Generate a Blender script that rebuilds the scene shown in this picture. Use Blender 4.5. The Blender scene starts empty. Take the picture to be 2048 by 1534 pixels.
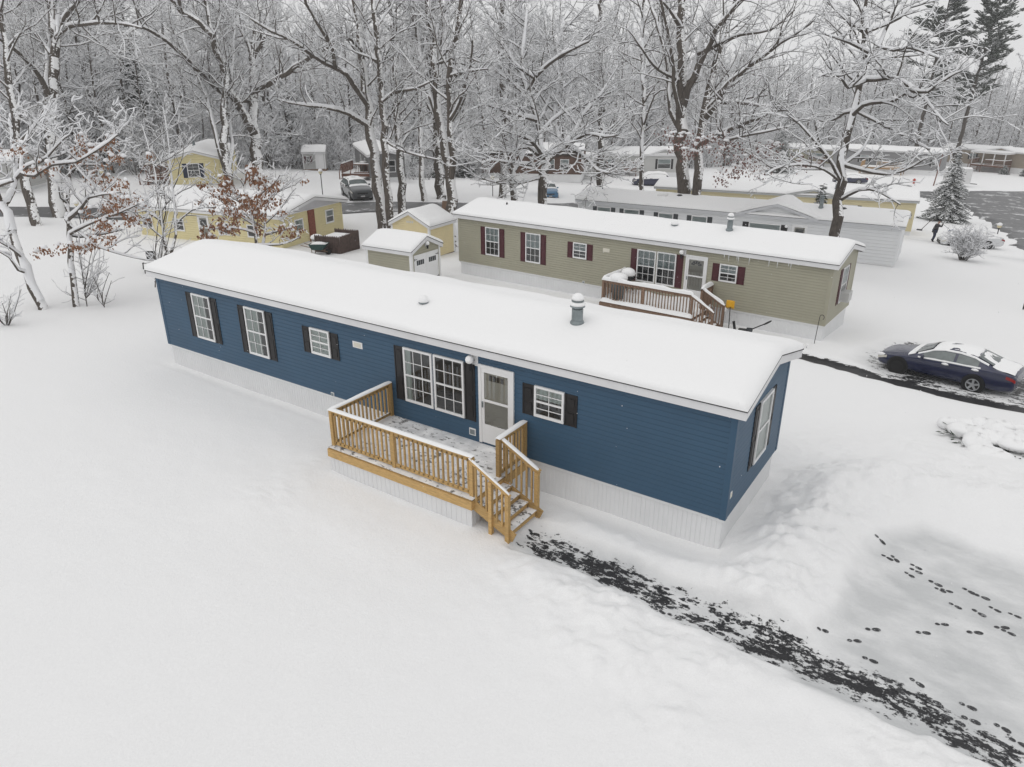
import bpy, bmesh, math, random
import numpy as np
from mathutils import Vector, Matrix
sc = bpy.context.scene
COL = sc.collection
# ------------------------------------------------------------ camera
CAM_F, CAM_YAW, CAM_PITCH, CAM_ROLL = 1450.0, 0.593961, 0.397073, -0.0019169
CAM_LOC = np.array([3.295113, -12.229364, 7.896452])
def cam_axes():
    cy, sy = math.cos(CAM_YAW), math.sin(CAM_YAW)
    f = np.array([-sy*math.cos(CAM_PITCH), cy*math.cos(CAM_PITCH), -math.sin(CAM_PITCH)])
    r = np.array([cy, sy, 0.0]); u = np.cross(r, f)
    c, s = math.cos(CAM_ROLL), math.sin(CAM_ROLL)
    return c*r+s*u, -s*r+c*u, f
CR, CU, CF = cam_axes()
cd = bpy.data.cameras.new('camera'); cam = bpy.data.objects.new('camera', cd); COL.objects.link(cam)
cam.matrix_world = Matrix(((CR[0], CU[0], -CF[0], CAM_LOC[0]), (CR[1], CU[1], -CF[1], CAM_LOC[1]), (CR[2], CU[2], -CF[2], CAM_LOC[2]), (0, 0, 0, 1)))
cd.sensor_fit = 'HORIZONTAL'; cd.sensor_width = 36.0; cd.lens = CAM_F/2048*36.0
cd.clip_start = 0.1; cd.clip_end = 2000
sc.camera = cam
# ------------------------------------------------------------ overcast sky, weak soft sun, exposure
SUN_EL, SUN_ROT = math.radians(62), math.radians(205)
world = bpy.data.worlds.new('World'); sc.world = world; world.use_nodes = True
wt = world.node_tree; wn = wt.nodes; wn.clear()
sky = wn.new('ShaderNodeTexSky'); sky.sky_type = 'NISHITA'; sky.sun_disc = False
sky.sun_elevation = SUN_EL; sky.sun_rotation = SUN_ROT; sky.air_density = 1.0; sky.dust_density = 4.0; sky.altitude = 100
hsv = wn.new('ShaderNodeHueSaturation'); hsv.inputs['Saturation'].default_value = 0.15
mixw = wn.new('ShaderNodeMixRGB'); mixw.inputs[0].default_value = 0.85; mixw.inputs[2].default_value = (8.35, 8.35, 8.38, 1)   # cloud deck over the clear sky
bg = wn.new('ShaderNodeBackground'); bg.inputs['Strength'].default_value = 0.1
wo = wn.new('ShaderNodeOutputWorld')
wt.links.new(sky.outputs[0], hsv.inputs['Color']); wt.links.new(hsv.outputs[0], mixw.inputs[1])
wt.links.new(mixw.outputs[0], bg.inputs['Color']); wt.links.new(bg.outputs[0], wo.inputs['Surface'])
sl = bpy.data.lights.new('sun', 'SUN'); sl.energy = 0.5; sl.angle = math.radians(70); sl.color = (1.0, 0.98, 0.95)
sun = bpy.data.objects.new('sun', sl); COL.objects.link(sun)
sd = Vector((math.sin(SUN_ROT)*math.cos(SUN_EL), math.cos(SUN_ROT)*math.cos(SUN_EL), math.sin(SUN_EL)))
sun.rotation_euler = sd.to_track_quat('Z', 'Y').to_euler()
sc.view_settings.view_transform = 'Standard'; sc.view_settings.look = 'None'
sc.view_settings.exposure = 0.0; sc.view_settings.gamma = 1.0; sc.view_settings.use_curve_mapping = False
sc.cycles.max_bounces = 8; sc.cycles.diffuse_bounces = 6; sc.cycles.glossy_bounces = 3; sc.cycles.transparent_max_bounces = 12
sc.cycles.caustics_reflective = False; sc.cycles.caustics_refractive = False
# ------------------------------------------------------------ terrain
CP = np.array([(6,-30,-.6),(-30,-30,-.5),(-12,-8,-.62),(0,-4,-.64),(4,0,-.64),(-18,0,-.64),(-30,2,-.6),(12,-8,-.7),(12,4,-.8),
(2,13,-1.35),(14,13,-1.4),(-1.6,17,-1.55),(-20,17.5,-1.55),(-26,23,-2.0),(-32,21,-1.9),(-46,20,-1.9),(-38,29,-1.1),(-54,27,-.5),(-70,22,-.4),(-60,50,-2.4),
(-3,40,-3.0),(-20,42,-3.0),(-1.3,58,-4.5),(14,50,-4.3),(-30,60,-3.6),(-60,100,-5.2),(-100,85,-4.6),(-30,120,-6.8),(2,130,-7.2),(40,120,-7.6),(-110,40,.5),(-40,180,-9),(-120,140,-4),(60,40,-4)], float)
def _tps():
    n = len(CP); d = np.hypot(CP[:,None,0]-CP[None,:,0], CP[:,None,1]-CP[None,:,1])/10
    K = np.where(d > 0, d*d*np.log(d+1e-12), 0)+.4*np.eye(n)
    P = np.c_[np.ones(n), CP[:,0]/10, CP[:,1]/10]
    return np.linalg.solve(np.block([[K, P], [P.T, np.zeros((3,3))]]), np.r_[CP[:,2], 0, 0, 0])
TW = _tps()
def hz(x, y):
    x = np.asarray(x, float); y = np.asarray(y, float)
    d = np.hypot(x[...,None]-CP[:,0], y[...,None]-CP[:,1])/10
    k = np.where(d > 0, d*d*np.log(d+1e-12), 0)
    return k@TW[:-3]+TW[-3]+TW[-2]*x/10+TW[-1]*y/10
def gz(x, y): return float(hz(x, y))
def at(px, py, depth):                       # the point of the place seen at this pixel of the photo, so many metres ahead
    return CAM_LOC+depth*(CF+CR*(px-1024)/CAM_F+CU*(767-py)/CAM_F)
# ------------------------------------------------------------ object helpers
def tag(o, label=None, cat=None, group=None, kind=None):
    if label: o['label'] = label
    if cat: o['category'] = cat
    if group: o['group'] = group
    if kind: o['kind'] = kind
    return o
def thing(name, label, cat, loc=(0,0,0), rz=0.0, group=None):
    o = bpy.data.objects.new(name, None); COL.objects.link(o); o.location = loc; o.rotation_euler = (0, 0, rz)
    o.empty_display_size = .3
    return tag(o, label, cat, group)
def copy_tree(o, parent=None):
    c = o.copy(); COL.objects.link(c); c.parent = parent
    for ch in list(o.children): copy_tree(ch, c)
    return c
def part_copy(o):
    c = o.copy(); COL.objects.link(c); return c
ID = lambda u, v, w: (u, v, w)
class MB:
    def __init__(s): s.v = []; s.f = []; s.mi = []
    def quad(s, a, b, c, d, m=0):
        n = len(s.v); s.v += [a, b, c, d]; s.f.append((n, n+1, n+2, n+3)); s.mi.append(m)
    def poly(s, pts, m=0):
        n = len(s.v); s.v += list(pts); s.f.append(tuple(range(n, n+len(pts)))); s.mi.append(m)
    def box(s, x0, x1, y0, y1, z0, z1, mp=ID, m=0):
        n = len(s.v)
        s.v += [mp(*p) for p in ((x0,y0,z0),(x1,y0,z0),(x1,y1,z0),(x0,y1,z0),(x0,y0,z1),(x1,y0,z1),(x1,y1,z1),(x0,y1,z1))]
        for f in ((0,3,2,1),(4,5,6,7),(0,1,5,4),(1,2,6,5),(2,3,7,6),(3,0,4,7)):
            s.f.append(tuple(n+i for i in f)); s.mi.append(m)
        return s
    def bar(s, p, q, w, h, m=0, up=(0,0,1)):          # rectangular bar from p to q
        p = Vector(p); q = Vector(q); d = (q-p).normalized(); u = Vector(up)
        if abs(d.dot(u)) > .98: u = Vector((1,0,0))
        r = d.cross(u).normalized(); u = r.cross(d).normalized(); n = len(s.v)
        for c in (p, q):
            for a, b in ((-1,-1),(1,-1),(1,1),(-1,1)): s.v.append(tuple(c+r*(a*w/2)+u*(b*h/2)))
        for f in ((3,2,1,0),(4,5,6,7),(0,1,5,4),(1,2,6,5),(2,3,7,6),(3,0,4,7)):
            s.f.append(tuple(n+i for i in f)); s.mi.append(m)
        return s
    def cyl(s, p, q, r0, r1=None, n=12, caps=True, m=0):
        r1 = r0 if r1 is None else r1
        p = Vector(p); q = Vector(q); d = (q-p).normalized(); u = Vector((0,0,1)) if abs(d.z) < .9 else Vector((1,0,0))
        a = d.cross(u).normalized(); b = d.cross(a).normalized(); k = len(s.v)
        for c, r in ((p, r0), (q, r1)):
            for i in range(n):
                t = 2*math.pi*i/n; s.v.append(tuple(c+a*(r*math.cos(t))+b*(r*math.sin(t))))
        for i in range(n):
            j = (i+1) % n; s.f.append((k+i, k+n+i, k+n+j, k+j)); s.mi.append(m)
        if caps:
            s.f.append(tuple(k+i for i in range(n))); s.mi.append(m)
            s.f.append(tuple(k+n+i for i in reversed(range(n)))); s.mi.append(m)
        return s
    def lathe(s, c, prof, n=16, m=0, sx=1, sy=1):     # prof: (r, z)
        k = len(s.v)
        for r, z in prof:
            for i in range(n):
                t = 2*math.pi*i/n; s.v.append((c[0]+sx*r*math.cos(t), c[1]+sy*r*math.sin(t), c[2]+z))
        for a in range(len(prof)-1):
            for i in range(n):
                j = (i+1) % n; s.f.append((k+a*n+i, k+a*n+j, k+(a+1)*n+j, k+(a+1)*n+i)); s.mi.append(m)
        s.f.append(tuple(k+i for i in reversed(range(n)))); s.mi.append(m)
        s.f.append(tuple(k+(len(prof)-1)*n+i for i in range(n))); s.mi.append(m)
        return s
    def grid(s, pts, nu, nv, m=0, close_u=False):      # pts[u*nv+v]
        k = len(s.v); s.v += [tuple(p) for p in pts]
        for u in range(nu if close_u else nu-1):
            for v in range(nv-1):
                a = k+u*nv+v; b = k+((u+1) % nu)*nv+v
                s.f.append((a, b, b+1, a+1)); s.mi.append(m)
        return s
    def build(s, name, mats, parent=None, smooth=False, loc=None, bevel=0):
        me = bpy.data.meshes.new(name); me.from_pydata(s.v, [], s.f)
        for mt in (mats if isinstance(mats, (list, tuple)) else [mats]): me.materials.append(mt)
        if isinstance(mats, (list, tuple)): me.polygons.foreach_set('material_index', s.mi)
        if smooth: me.polygons.foreach_set('use_smooth', [True]*len(s.f))
        me.update()
        o = bpy.data.objects.new(name, me); COL.objects.link(o)
        if parent: o.parent = parent
        if loc is not None: o.location = loc
        if bevel:
            b = o.modifiers.new('bevel', 'BEVEL'); b.width = bevel; b.segments = 2; b.limit_method = 'ANGLE'
        return o
def np_mesh(name, V, F, mat, parent=None, smooth=False):      # V (n,3), F (m,k) arrays
    me = bpy.data.meshes.new(name); k = F.shape[1]
    me.vertices.add(len(V)); me.vertices.foreach_set('co', V.astype(np.float32).ravel())
    me.loops.add(F.size); me.loops.foreach_set('vertex_index', F.astype(np.int32).ravel())
    me.polygons.add(len(F)); me.polygons.foreach_set('loop_start', np.arange(0, F.size, k, dtype=np.int32))
    me.polygons.foreach_set('loop_total', np.full(len(F), k, dtype=np.int32))
    if smooth: me.polygons.foreach_set('use_smooth', np.ones(len(F), dtype=bool))
    me.update(calc_edges=True); me.materials.append(mat)
    o = bpy.data.objects.new(name, me); COL.objects.link(o); o.parent = parent
    return o
# ------------------------------------------------------------ value noise for shaping
_rs = np.random.RandomState(7); _NT = _rs.rand(256, 256)
def vnoise(x, y):
    x = np.asarray(x, float); y = np.asarray(y, float)
    i = np.floor(x).astype(int); j = np.floor(y).astype(int); fx = x-i; fy = y-j
    fx = fx*fx*(3-2*fx); fy = fy*fy*(3-2*fy); g = lambda a, b: _NT[a % 256, b % 256]
    return (g(i,j)*(1-fx)+g(i+1,j)*fx)*(1-fy)+(g(i,j+1)*(1-fx)+g(i+1,j+1)*fx)*fy-.5
def fbm(x, y, o=4):
    s = 0; a = 1.0
    for k in range(o): s = s+a*vnoise(x*2**k+17.3*k, y*2**k+9.1*k); a *= .5
    return s
def sstep(a, b, x):
    t = np.clip((x-a)/(b-a), 0, 1); return t*t*(3-2*t)
# ------------------------------------------------------------ materials
def newmat(name):
    m = bpy.data.materials.new(name); m.use_nodes = True
    nt = m.node_tree; return m, nt, nt.nodes['Principled BSDF']
def noise(nt, scale, detail=4, rough=.55, vec=None, stretch=None, coord='Object'):
    n = nt.nodes.new('ShaderNodeTexNoise'); n.inputs['Scale'].default_value = scale; n.inputs['Detail'].default_value = detail; n.inputs['Roughness'].default_value = rough
    tc = nt.nodes.new('ShaderNodeTexCoord')
    if stretch:
        mp = nt.nodes.new('ShaderNodeMapping'); mp.inputs['Scale'].default_value = stretch
        nt.links.new(tc.outputs[coord], mp.inputs[0]); nt.links.new(mp.outputs[0], n.inputs[0])
    else: nt.links.new(tc.outputs[coord], n.inputs[0])
    return n
def ramp(nt, src, a, b, ca=(0,0,0,1), cb=(1,1,1,1)):
    r = nt.nodes.new('ShaderNodeValToRGB'); r.color_ramp.elements[0].position = a; r.color_ramp.elements[1].position = b
    r.color_ramp.elements[0].color = ca; r.color_ramp.elements[1].color = cb
    nt.links.new(src, r.inputs[0]); return r
def bump(nt, b, src, strength=.3, dist=.02):
    n = nt.nodes.new('ShaderNodeBump'); n.inputs['Strength'].default_value = strength; n.inputs['Distance'].default_value = dist
    nt.links.new(src, n.inputs['Height']); nt.links.new(n.outputs[0], b.inputs['Normal']); return n
def c4(c, k=1.0): return (c[0]*k, c[1]*k, c[2]*k, 1)
def M(name, col, rough=.6, var=.12, vs=2.0, bs=0, bstr=.2, metal=0.0, stretch=None, spec=.4, coat=0):
    m, nt, b = newmat(name)
    b.inputs['Roughness'].default_value = rough; b.inputs['Metallic'].default_value = metal
    b.inputs['Specular IOR Level'].default_value = spec; b.inputs['Coat Weight'].default_value = coat
    if var:
        n = noise(nt, vs, 5, .6, stretch=stretch)
        r = ramp(nt, n.outputs[0], .3, .7, c4(col, 1-var), c4(col, 1+var)); nt.links.new(r.outputs[0], b.inputs['Base Color'])
    else: b.inputs['Base Color'].default_value = c4(col)
    if bs:
        n2 = noise(nt, bs, 4, .6, stretch=stretch); bump(nt, b, n2.outputs[0], bstr, .01)
    return m
SNOWC = (.865, .866, .868)
def snow_mat():
    m, nt, b = newmat('snow'); b.inputs['Base Color'].default_value = c4(SNOWC)
    b.inputs['Roughness'].default_value = .75; b.inputs['Specular IOR Level'].default_value = .2
    n = noise(nt, 9, 7, .7, coord='Object'); bump(nt, b, n.outputs[0], .35, .025)
    return m
SNOW = snow_mat()
def snowy(name, col, thr=.45, soft=.15, nscale=6.0, namt=.5, wind=(0,0,0), rough=.9, var=.3, vs=4, stretch=None):
    """bark, needles and the like with snow lying where the surface faces up, and driven on from the weather side"""
    m, nt, b = newmat(name); b.inputs['Roughness'].default_value = rough; b.inputs['Specular IOR Level'].default_value = .15
    g = nt.nodes.new('ShaderNodeNewGeometry'); dot = nt.nodes.new('ShaderNodeVectorMath'); dot.operation = 'DOT_PRODUCT'
    dot.inputs[1].default_value = (wind[0], wind[1], 1.0+wind[2]); nt.links.new(g.outputs['Normal'], dot.inputs[0])
    n = noise(nt, nscale, 3, .6); ma = nt.nodes.new('ShaderNodeMath'); ma.operation = 'MULTIPLY_ADD'
    ma.inputs[1].default_value = namt; nt.links.new(n.outputs[0], ma.inputs[0]); nt.links.new(dot.outputs['Value'], ma.inputs[2])
    r = ramp(nt, ma.outputs[0], 0, 1); r.color_ramp.elements[0].position = min(.98, thr+namt*.5-soft/2); r.color_ramp.elements[1].position = min(1, thr+namt*.5+soft/2)
    n2 = noise(nt, vs, 5, .65, stretch=stretch); r2 = ramp(nt, n2.outputs[0], .3, .7, c4(col, 1-var), c4(col, 1+var))
    mx = nt.nodes.new('ShaderNodeMixRGB'); nt.links.new(r.outputs[0], mx.inputs[0]); nt.links.new(r2.outputs[0], mx.inputs[1]); mx.inputs[2].default_value = c4(SNOWC)
    nt.links.new(mx.outputs[0], b.inputs['Base Color'])
    return m
def glass_mat(name, tint=(.97,.99,.985), ior=1.85):
    m = bpy.data.materials.new(name); m.use_nodes = True; nt = m.node_tree; nt.nodes.clear()
    o = nt.nodes.new('ShaderNodeOutputMaterial'); t = nt.nodes.new('ShaderNodeBsdfTransparent'); t.inputs[0].default_value = c4(tint)
    g = nt.nodes.new('ShaderNodeBsdfGlossy'); g.inputs['Roughness'].default_value = .02; f = nt.nodes.new('ShaderNodeFresnel'); f.inputs[0].default_value = ior
    x = nt.nodes.new('ShaderNodeMixShader'); nt.links.new(f.outputs[0], x.inputs[0]); nt.links.new(t.outputs[0], x.inputs[1]); nt.links.new(g.outputs[0], x.inputs[2]); nt.links.new(x.outputs[0], o.inputs[0])
    return m
GLASS = glass_mat('window_glass')
WHITE = M('white_vinyl', (.78,.78,.78), .45, .03, 1.5)
SKIRT = M('white_skirting', (.72,.725,.73), .55, .04, 1.2)
FASCIA = M('white_fascia_metal', (.70,.70,.71), .45, .06, 1.0)
SHINGLE = M('roof_edge_dark', (.05,.05,.052), .9, .2, 8)
BLUE = M('blue_siding', (.037,.088,.150), .5, .07, .6, bs=60, bstr=.08)
OLIVE = M('olive_siding', (.355,.34,.262), .55, .06, .6, bs=60, bstr=.08)
WHITESID = M('white_siding', (.70,.71,.72), .55, .03, .6)
YELLOW = M('pale_yellow_siding', (.68,.605,.35), .55, .06, .6)
CREAM = M('cream_yellow_siding', (.62,.55,.35), .55, .06, .6)
YSHED = M('yellow_shed_boards', (.70,.60,.36), .6, .06, .8)
GREYD = M('dark_grey_siding', (.15,.15,.15), .6, .06, .6)
GREYL = M('light_grey_siding', (.48,.48,.47), .6, .05, .6)
GREYM = M('mid_grey_siding', (.24,.24,.245), .6, .05, .6)
TAN = M('tan_siding', (.30,.255,.205), .6, .06, .6)
LOG = M('brown_log_siding', (.10,.058,.042), .7, .25, 1.5)
BLACKSH = M('black_shutter', (.016,.015,.016), .45, .1, 3)
MAROON = M('maroon_shutter', (.075,.018,.024), .5, .1, 3)
NAVY = M('navy_shutter', (.02,.03,.06), .5, .1, 3)
DARK = M('dark_room', (.085,.09,.094), .8, .2, 2)
BLACK = M('black_plastic', (.012,.012,.013), .45, .1, 6)
GREYMET = M('galvanised_grey', (.22,.25,.26), .45, .2, 5, metal=.3)
CURT = M('pale_curtain', (.82,.93,.89), .9, .12, 9, stretch=(1,1,.05))
CURTC = M('cream_curtain', (.90,.86,.76), .9, .1, 9, stretch=(1,1,.05))
BLIND = M('grey_blind', (.60,.71,.72), .8, .06, 30, stretch=(.05,.05,1))
DOORC = M('cream_door', (.74,.70,.61), .6, .05, 3)
def wood_mat(name, col, var=.28):
    m, nt, b = newmat(name); b.inputs['Roughness'].default_value = .75
    n = noise(nt, 5, 6, .65, stretch=(1.2, 6, 6)); r = ramp(nt, n.outputs[0], .28, .72, c4(col, 1-var), c4(col, 1+var))
    k = noise(nt, 2.2, 2, .4); rk = ramp(nt, k.outputs[0], .70, .78)
    mx = nt.nodes.new('ShaderNodeMixRGB'); nt.links.new(rk.outputs[0], mx.inputs[0]); nt.links.new(r.outputs[0], mx.inputs[1]); mx.inputs[2].default_value = c4(col, .45)
    oi = nt.nodes.new('ShaderNodeObjectInfo'); mr = nt.nodes.new('ShaderNodeMapRange'); mr.inputs['To Min'].default_value = .80; mr.inputs['To Max'].default_value = 1.16; nt.links.new(oi.outputs['Random'], mr.inputs[0])
    hv = nt.nodes.new('ShaderNodeHueSaturation'); nt.links.new(mr.outputs[0], hv.inputs['Value']); nt.links.new(mx.outputs[0], hv.inputs['Color'])
    nt.links.new(hv.outputs[0], b.inputs['Base Color']); bump(nt, b, n.outputs[0], .25, .004); return m
PINE = wood_mat('new_treated_pine', (.46,.295,.115))
OLDWOOD = wood_mat('weathered_deck_wood', (.215,.135,.09))
REDWOOD = wood_mat('red_brown_deck_wood', (.16,.075,.05))
ORANGEWOOD = wood_mat('orange_deck_wood', (.38,.24,.12))
ASPH = M('asphalt', (.028,.028,.03), .75, .35, 14, bs=80, bstr=.4)
# ------------------------------------------------------------ snow ground, path, driveway, roads
def lines(spec):
    out = []
    for a, b, st in spec: out += list(np.arange(a, b-1e-6, st))
    return np.array(out+[spec[-1][1]])
XL = lines([(-700,-300,80),(-300,-100,12),(-100,-44,2.5),(-44,-15,.6),(-15,-4,.12),(-4,6.5,.055),(6.5,20,.5),(20,80,6),(80,700,80)])
YL = lines([(-60,-13,4),(-13,-6.5,.14),(-6.5,9,.055),(9,20,.22),(20,48,.7),(48,120,2.5),(120,300,12),(300,1100,80)])
GX, GY = np.meshgrid(XL, YL, indexing='ij')
def ground_z(x, y): return hz(np.clip(x, -160, 90), np.clip(y, -42, 230))
def seg_dist(x, y, pts):
    best = np.full(np.shape(x), 1e9)
    for (ax, ay), (bx, by) in zip(pts[:-1], pts[1:]):
        t = np.clip(((x-ax)*(bx-ax)+(y-ay)*(by-ay))/((bx-ax)**2+(by-ay)**2), 0, 1)
        best = np.minimum(best, np.hypot(x-ax-t*(bx-ax), y-ay-t*(by-ay)))
    return best
def in_poly(x, y, P):
    c = np.zeros(np.shape(x), bool); n = len(P)
    for i in range(n):
        (x1, y1), (x2, y2) = P[i], P[(i+1) % n]
        if y1 == y2: continue
        c ^= ((y1 > y) != (y2 > y)) & (x < (x2-x1)*(y-y1)/(y2-y1)+x1)
    return c
def poly_sd(x, y, P):
    d = seg_dist(x, y, list(P)+[P[0]]); return np.where(in_poly(x, y, P), d, -d)
PATH = [(-3.6,-1.7),(-2,-1.75),(0,-1.93),(2.2,-2.05),(3.6,-2.25),(6,-2.6)]
DRIVE = [(2.15,-2.9),(2.1,-1.2),(2.35,.3),(2.5,2.1),(3.3,3.2),(5.0,3.0),(9,2.4),(9,-2.2),(6,-2.5),(4.2,-2.7)]
SEDPAD = [(-.4,15.0),(.4,18.6),(1.2,19.4),(5,18.6),(9,17.8),(9,12.6),(4,12.9),(.8,13.6)]
STRIP = [(-2.6,14.35),(-1.6,14.1),(.7,13.5),(3,13.05),(5,13.0),(9,12.7)]
def shape_ground(x, y):
    z = ground_z(x, y)
    near = sstep(60, 25, np.hypot(x, y))
    z = z+near*.05*fbm(x*.25, y*.25, 3)+near*.022*fbm(x*1.1, y*1.1, 3)+sstep(22, 10, np.hypot(x, y+3))*.010*fbm(x*3.7, y*3.7, 2)
    z = z+(1-near)*.18*fbm(x*.09, y*.09, 4)
    wob = .18*fbm(x*.9, y*.9, 3)
    dp = seg_dist(x, y, PATH)+wob*.45+.12*fbm(x*3.1, y*3.1, 3)
    path = sstep(.70, .42, dp)*sstep(-3.75, -3.4, x+wob)
    dd = poly_sd(x, y, DRIVE)+wob*1.2
    drive = sstep(-.22, .24, dd+.12*fbm(x*2.3, y*2.3, 3))
    ds = poly_sd(x, y, SEDPAD)+wob*1.5; sed = sstep(-.4, .5, ds); scr = np.exp(-(((x-1.7)/1.1)**2+((y-18.3)/.9)**2))+np.exp(-(((x-5.2)/1.0)**2+((y-15.4)/1.2)**2))
    st = sstep(.52, .30, seg_dist(x, y, STRIP)+wob*.45)
    # banks thrown up by the shovel and the plough
    side = y+1.95+.07*x
    b1 = np.exp(-((side+1.05)/.5)**2)*sstep(-4.2, -2.2, x)*.15
    b1 = b1+np.exp(-((side+1.9+.25*np.sin(x*.9))/1.1)**2)*sstep(-4.5, -.5, x)*sstep(9, 4, x)*.17
    b2 = np.exp(-((side-.95)/.28)**2)*sstep(-3.6, -2.4, x)*sstep(2.5, 1.2, x)*.10
    d3 = seg_dist(x, y, [(1.05,-.6),(1.15,1.2),(1.3,3.4),(2.4,4.8),(5,4.9),(9,4.2)])
    b3 = np.exp(-(d3/.85)**2)*.38
    d4 = seg_dist(x, y, [(1.2,5.2),(3.2,7.0),(6.5,7.0)]); b4 = np.exp(-(d4/1.5)**2)*.18
    b5 = np.exp(-(seg_dist(x, y, [(-9.1,-3.9),(-9.2,-2.4),(-8.95,-.9)])/.75)**2)*.07+np.exp(-(seg_dist(x, y, [(-9.0,-3.3),(-6.2,-3.6)])/.8)**2)*.04
    lump = (b1+b2+b3+b4+b5)
    rough = np.clip(lump*4.0, 0, 1)*sstep(-.25, .35, fbm(x*.5+7, y*.5, 2)+.15)
    z = z+lump*(1+.45*fbm(x*1.1, y*1.1, 3))+rough*(.09*fbm(x*2.1+3, y*2.1, 3)+.17*np.maximum(fbm(x*3.9, y*3.9+2, 3), -.06)+.10*np.abs(fbm(x*6.6, y*6.6, 2)))
    # plough lines left in the bank
    z = z+.05*b3*np.sin((y-.55*x)*7+2*fbm(x*.6, y*.6, 2))*sstep(.1, .4, fbm(x*.4+2, y*.4, 2)+.3)
    z = z-.15*path-.13*drive*(1-path)-.10*np.maximum(sed, st)
    z = z+.02*drive*fbm(x*1.6, y*1.6, 3)
    # against the skirting the wind has scoured a shallow hollow
    z = z-.05*sstep(.5, .1, np.abs(y+.05))*sstep(-18.5, -18, x)*sstep(.3, 0, x)
    # how thin the snow is: 1 bare asphalt, 0 deep snow
    clear = path*(.59-.20*sstep(.18, .58, dp)+.18*fbm(x*1.1, y*1.1, 2))*(1-.12*sstep(1.6, 2.8, x))*(1-.16*sstep(-1.9, -3.0, x))
    
    clear = np.maximum(clear, drive*(.17+.05*fbm(x*.7+5, y*.7, 3)))
    clear = np.maximum(clear, sed*(.50+.36*fbm(x*.5, y*.5, 3)+.14*scr)); clear = np.maximum(clear, st*.95)
    thin = np.maximum(np.maximum(path, drive*(.95+.4*fbm(x*.45+9, y*.45, 3)))*.9, np.maximum(sed*(.4+.3*scr), st*.5))
    # slushy drive by the grey estate car and the tracks beyond
    sv = sstep(1.9, .9, seg_dist(x, y, [(-38.5,27.5),(-40.5,31),(-44,36)])+.5*fbm(x*.4, y*.4, 2))
    clear = np.maximum(clear, sv*.42); thin = np.maximum(thin, sv*.6)
    dr = sstep(1.6, .6, seg_dist(x, y, [(-2.4,55.2),(.5,53.5),(4.5,50.5),(9,48)])+.5*fbm(x*.4, y*.4, 2))
    clear = np.maximum(clear, dr*.40); thin = np.maximum(thin, dr*.5)
    return z, np.clip(clear, 0, 1), np.clip(thin, 0, 1), path, drive
GZ, CLR, THN, PTH, DRV = shape_ground(GX, GY)
def ground_mat():
    m, nt, b = newmat('trodden_snow'); L = nt.links.new
    ac = nt.nodes.new('ShaderNodeAttribute'); ac.attribute_name = 'clear'; at_ = nt.nodes.new('ShaderNodeAttribute'); at_.attribute_name = 'thin'
    n1 = noise(nt, 1.0, 7, .68, stretch=(3.6, 7.5, 3)); n2 = noise(nt, 14, 6, .75)
    mm = nt.nodes.new('ShaderNodeMath'); mm.operation = 'MULTIPLY_ADD'; mm.inputs[1].default_value = 1.5; mm.inputs[2].default_value = -.75; L(n1.outputs[0], mm.inputs[0])
    m2 = nt.nodes.new('ShaderNodeMath'); m2.operation = 'MULTIPLY_ADD'; m2.inputs[1].default_value = .85; L(n2.outputs[0], m2.inputs[0]); L(mm.outputs[0], m2.inputs[2])
    ad = nt.nodes.new('ShaderNodeMath'); ad.operation = 'ADD'; L(ac.outputs['Fac'], ad.inputs[0]); L(m2.outputs[0], ad.inputs[1])
    bare = ramp(nt, ad.outputs[0], .94, 1.0)
    gate = nt.nodes.new('ShaderNodeMath'); gate.operation = 'GREATER_THAN'; gate.inputs[1].default_value = .05; L(ac.outputs['Fac'], gate.inputs[0])
    mg = nt.nodes.new('ShaderNodeMath'); mg.operation = 'MULTIPLY'; L(bare.outputs[0], mg.inputs[0]); L(gate.outputs[0], mg.inputs[1])
    n3 = noise(nt, .55, 6, .62, stretch=(1, 1.7, 1)); r3 = ramp(nt, n3.outputs[0], .36, .56); th = nt.nodes.new('ShaderNodeMath'); th.operation = 'MULTIPLY'; L(at_.outputs['Fac'], th.inputs[0]); mr3 = nt.nodes.new('ShaderNodeMapRange'); mr3.inputs['To Min'].default_value = .35; L(r3.outputs[0], mr3.inputs[0]); L(mr3.outputs[0], th.inputs[1])
    mx = nt.nodes.new('ShaderNodeMixRGB'); ng = noise(nt, 38, 4, .7); rg = ramp(nt, ng.outputs[0], .3, .7, c4(SNOWC, .955), c4(SNOWC, 1.03)); L(rg.outputs[0], mx.inputs[1]); mx.inputs[2].default_value = (.56,.57,.575,1); L(th.outputs[0], mx.inputs[0])
    mb = nt.nodes.new('ShaderNodeMixRGB'); L(mg.outputs[0], mb.inputs[0]); L(mx.outputs[0], mb.inputs[1])
    na = noise(nt, 30, 3, .6); ra = ramp(nt, na.outputs[0], .3, .8, (.012,.012,.014,1), (.04,.04,.043,1)); L(ra.outputs[0], mb.inputs[2])
    L(mb.outputs[0], b.inputs['Base Color'])
    rr = nt.nodes.new('ShaderNodeMapRange'); rr.inputs['To Min'].default_value = .8; rr.inputs['To Max'].default_value = .45; L(mg.outputs[0], rr.inputs[0]); L(rr.outputs[0], b.inputs['Roughness'])
    b.inputs['Specular IOR Level'].default_value = .25
    hs_ = nt.nodes.new('ShaderNodeMath'); hs_.operation = 'SUBTRACT'; L(n2.outputs[0], hs_.inputs[0]); L(mg.outputs[0], hs_.inputs[1])
    bump(nt, b, hs_.outputs[0], .5, .035)
    return m
GROUND = ground_mat()
nxg, nyg = GX.shape
VV = np.c_[GX.ravel(), GY.ravel(), GZ.ravel()]
I, J = np.meshgrid(np.arange(nxg-1), np.arange(nyg-1), indexing='ij'); a_ = (I*nyg+J).ravel()
FF = np.c_[a_, a_+nyg, a_+nyg+1, a_+1]
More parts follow.
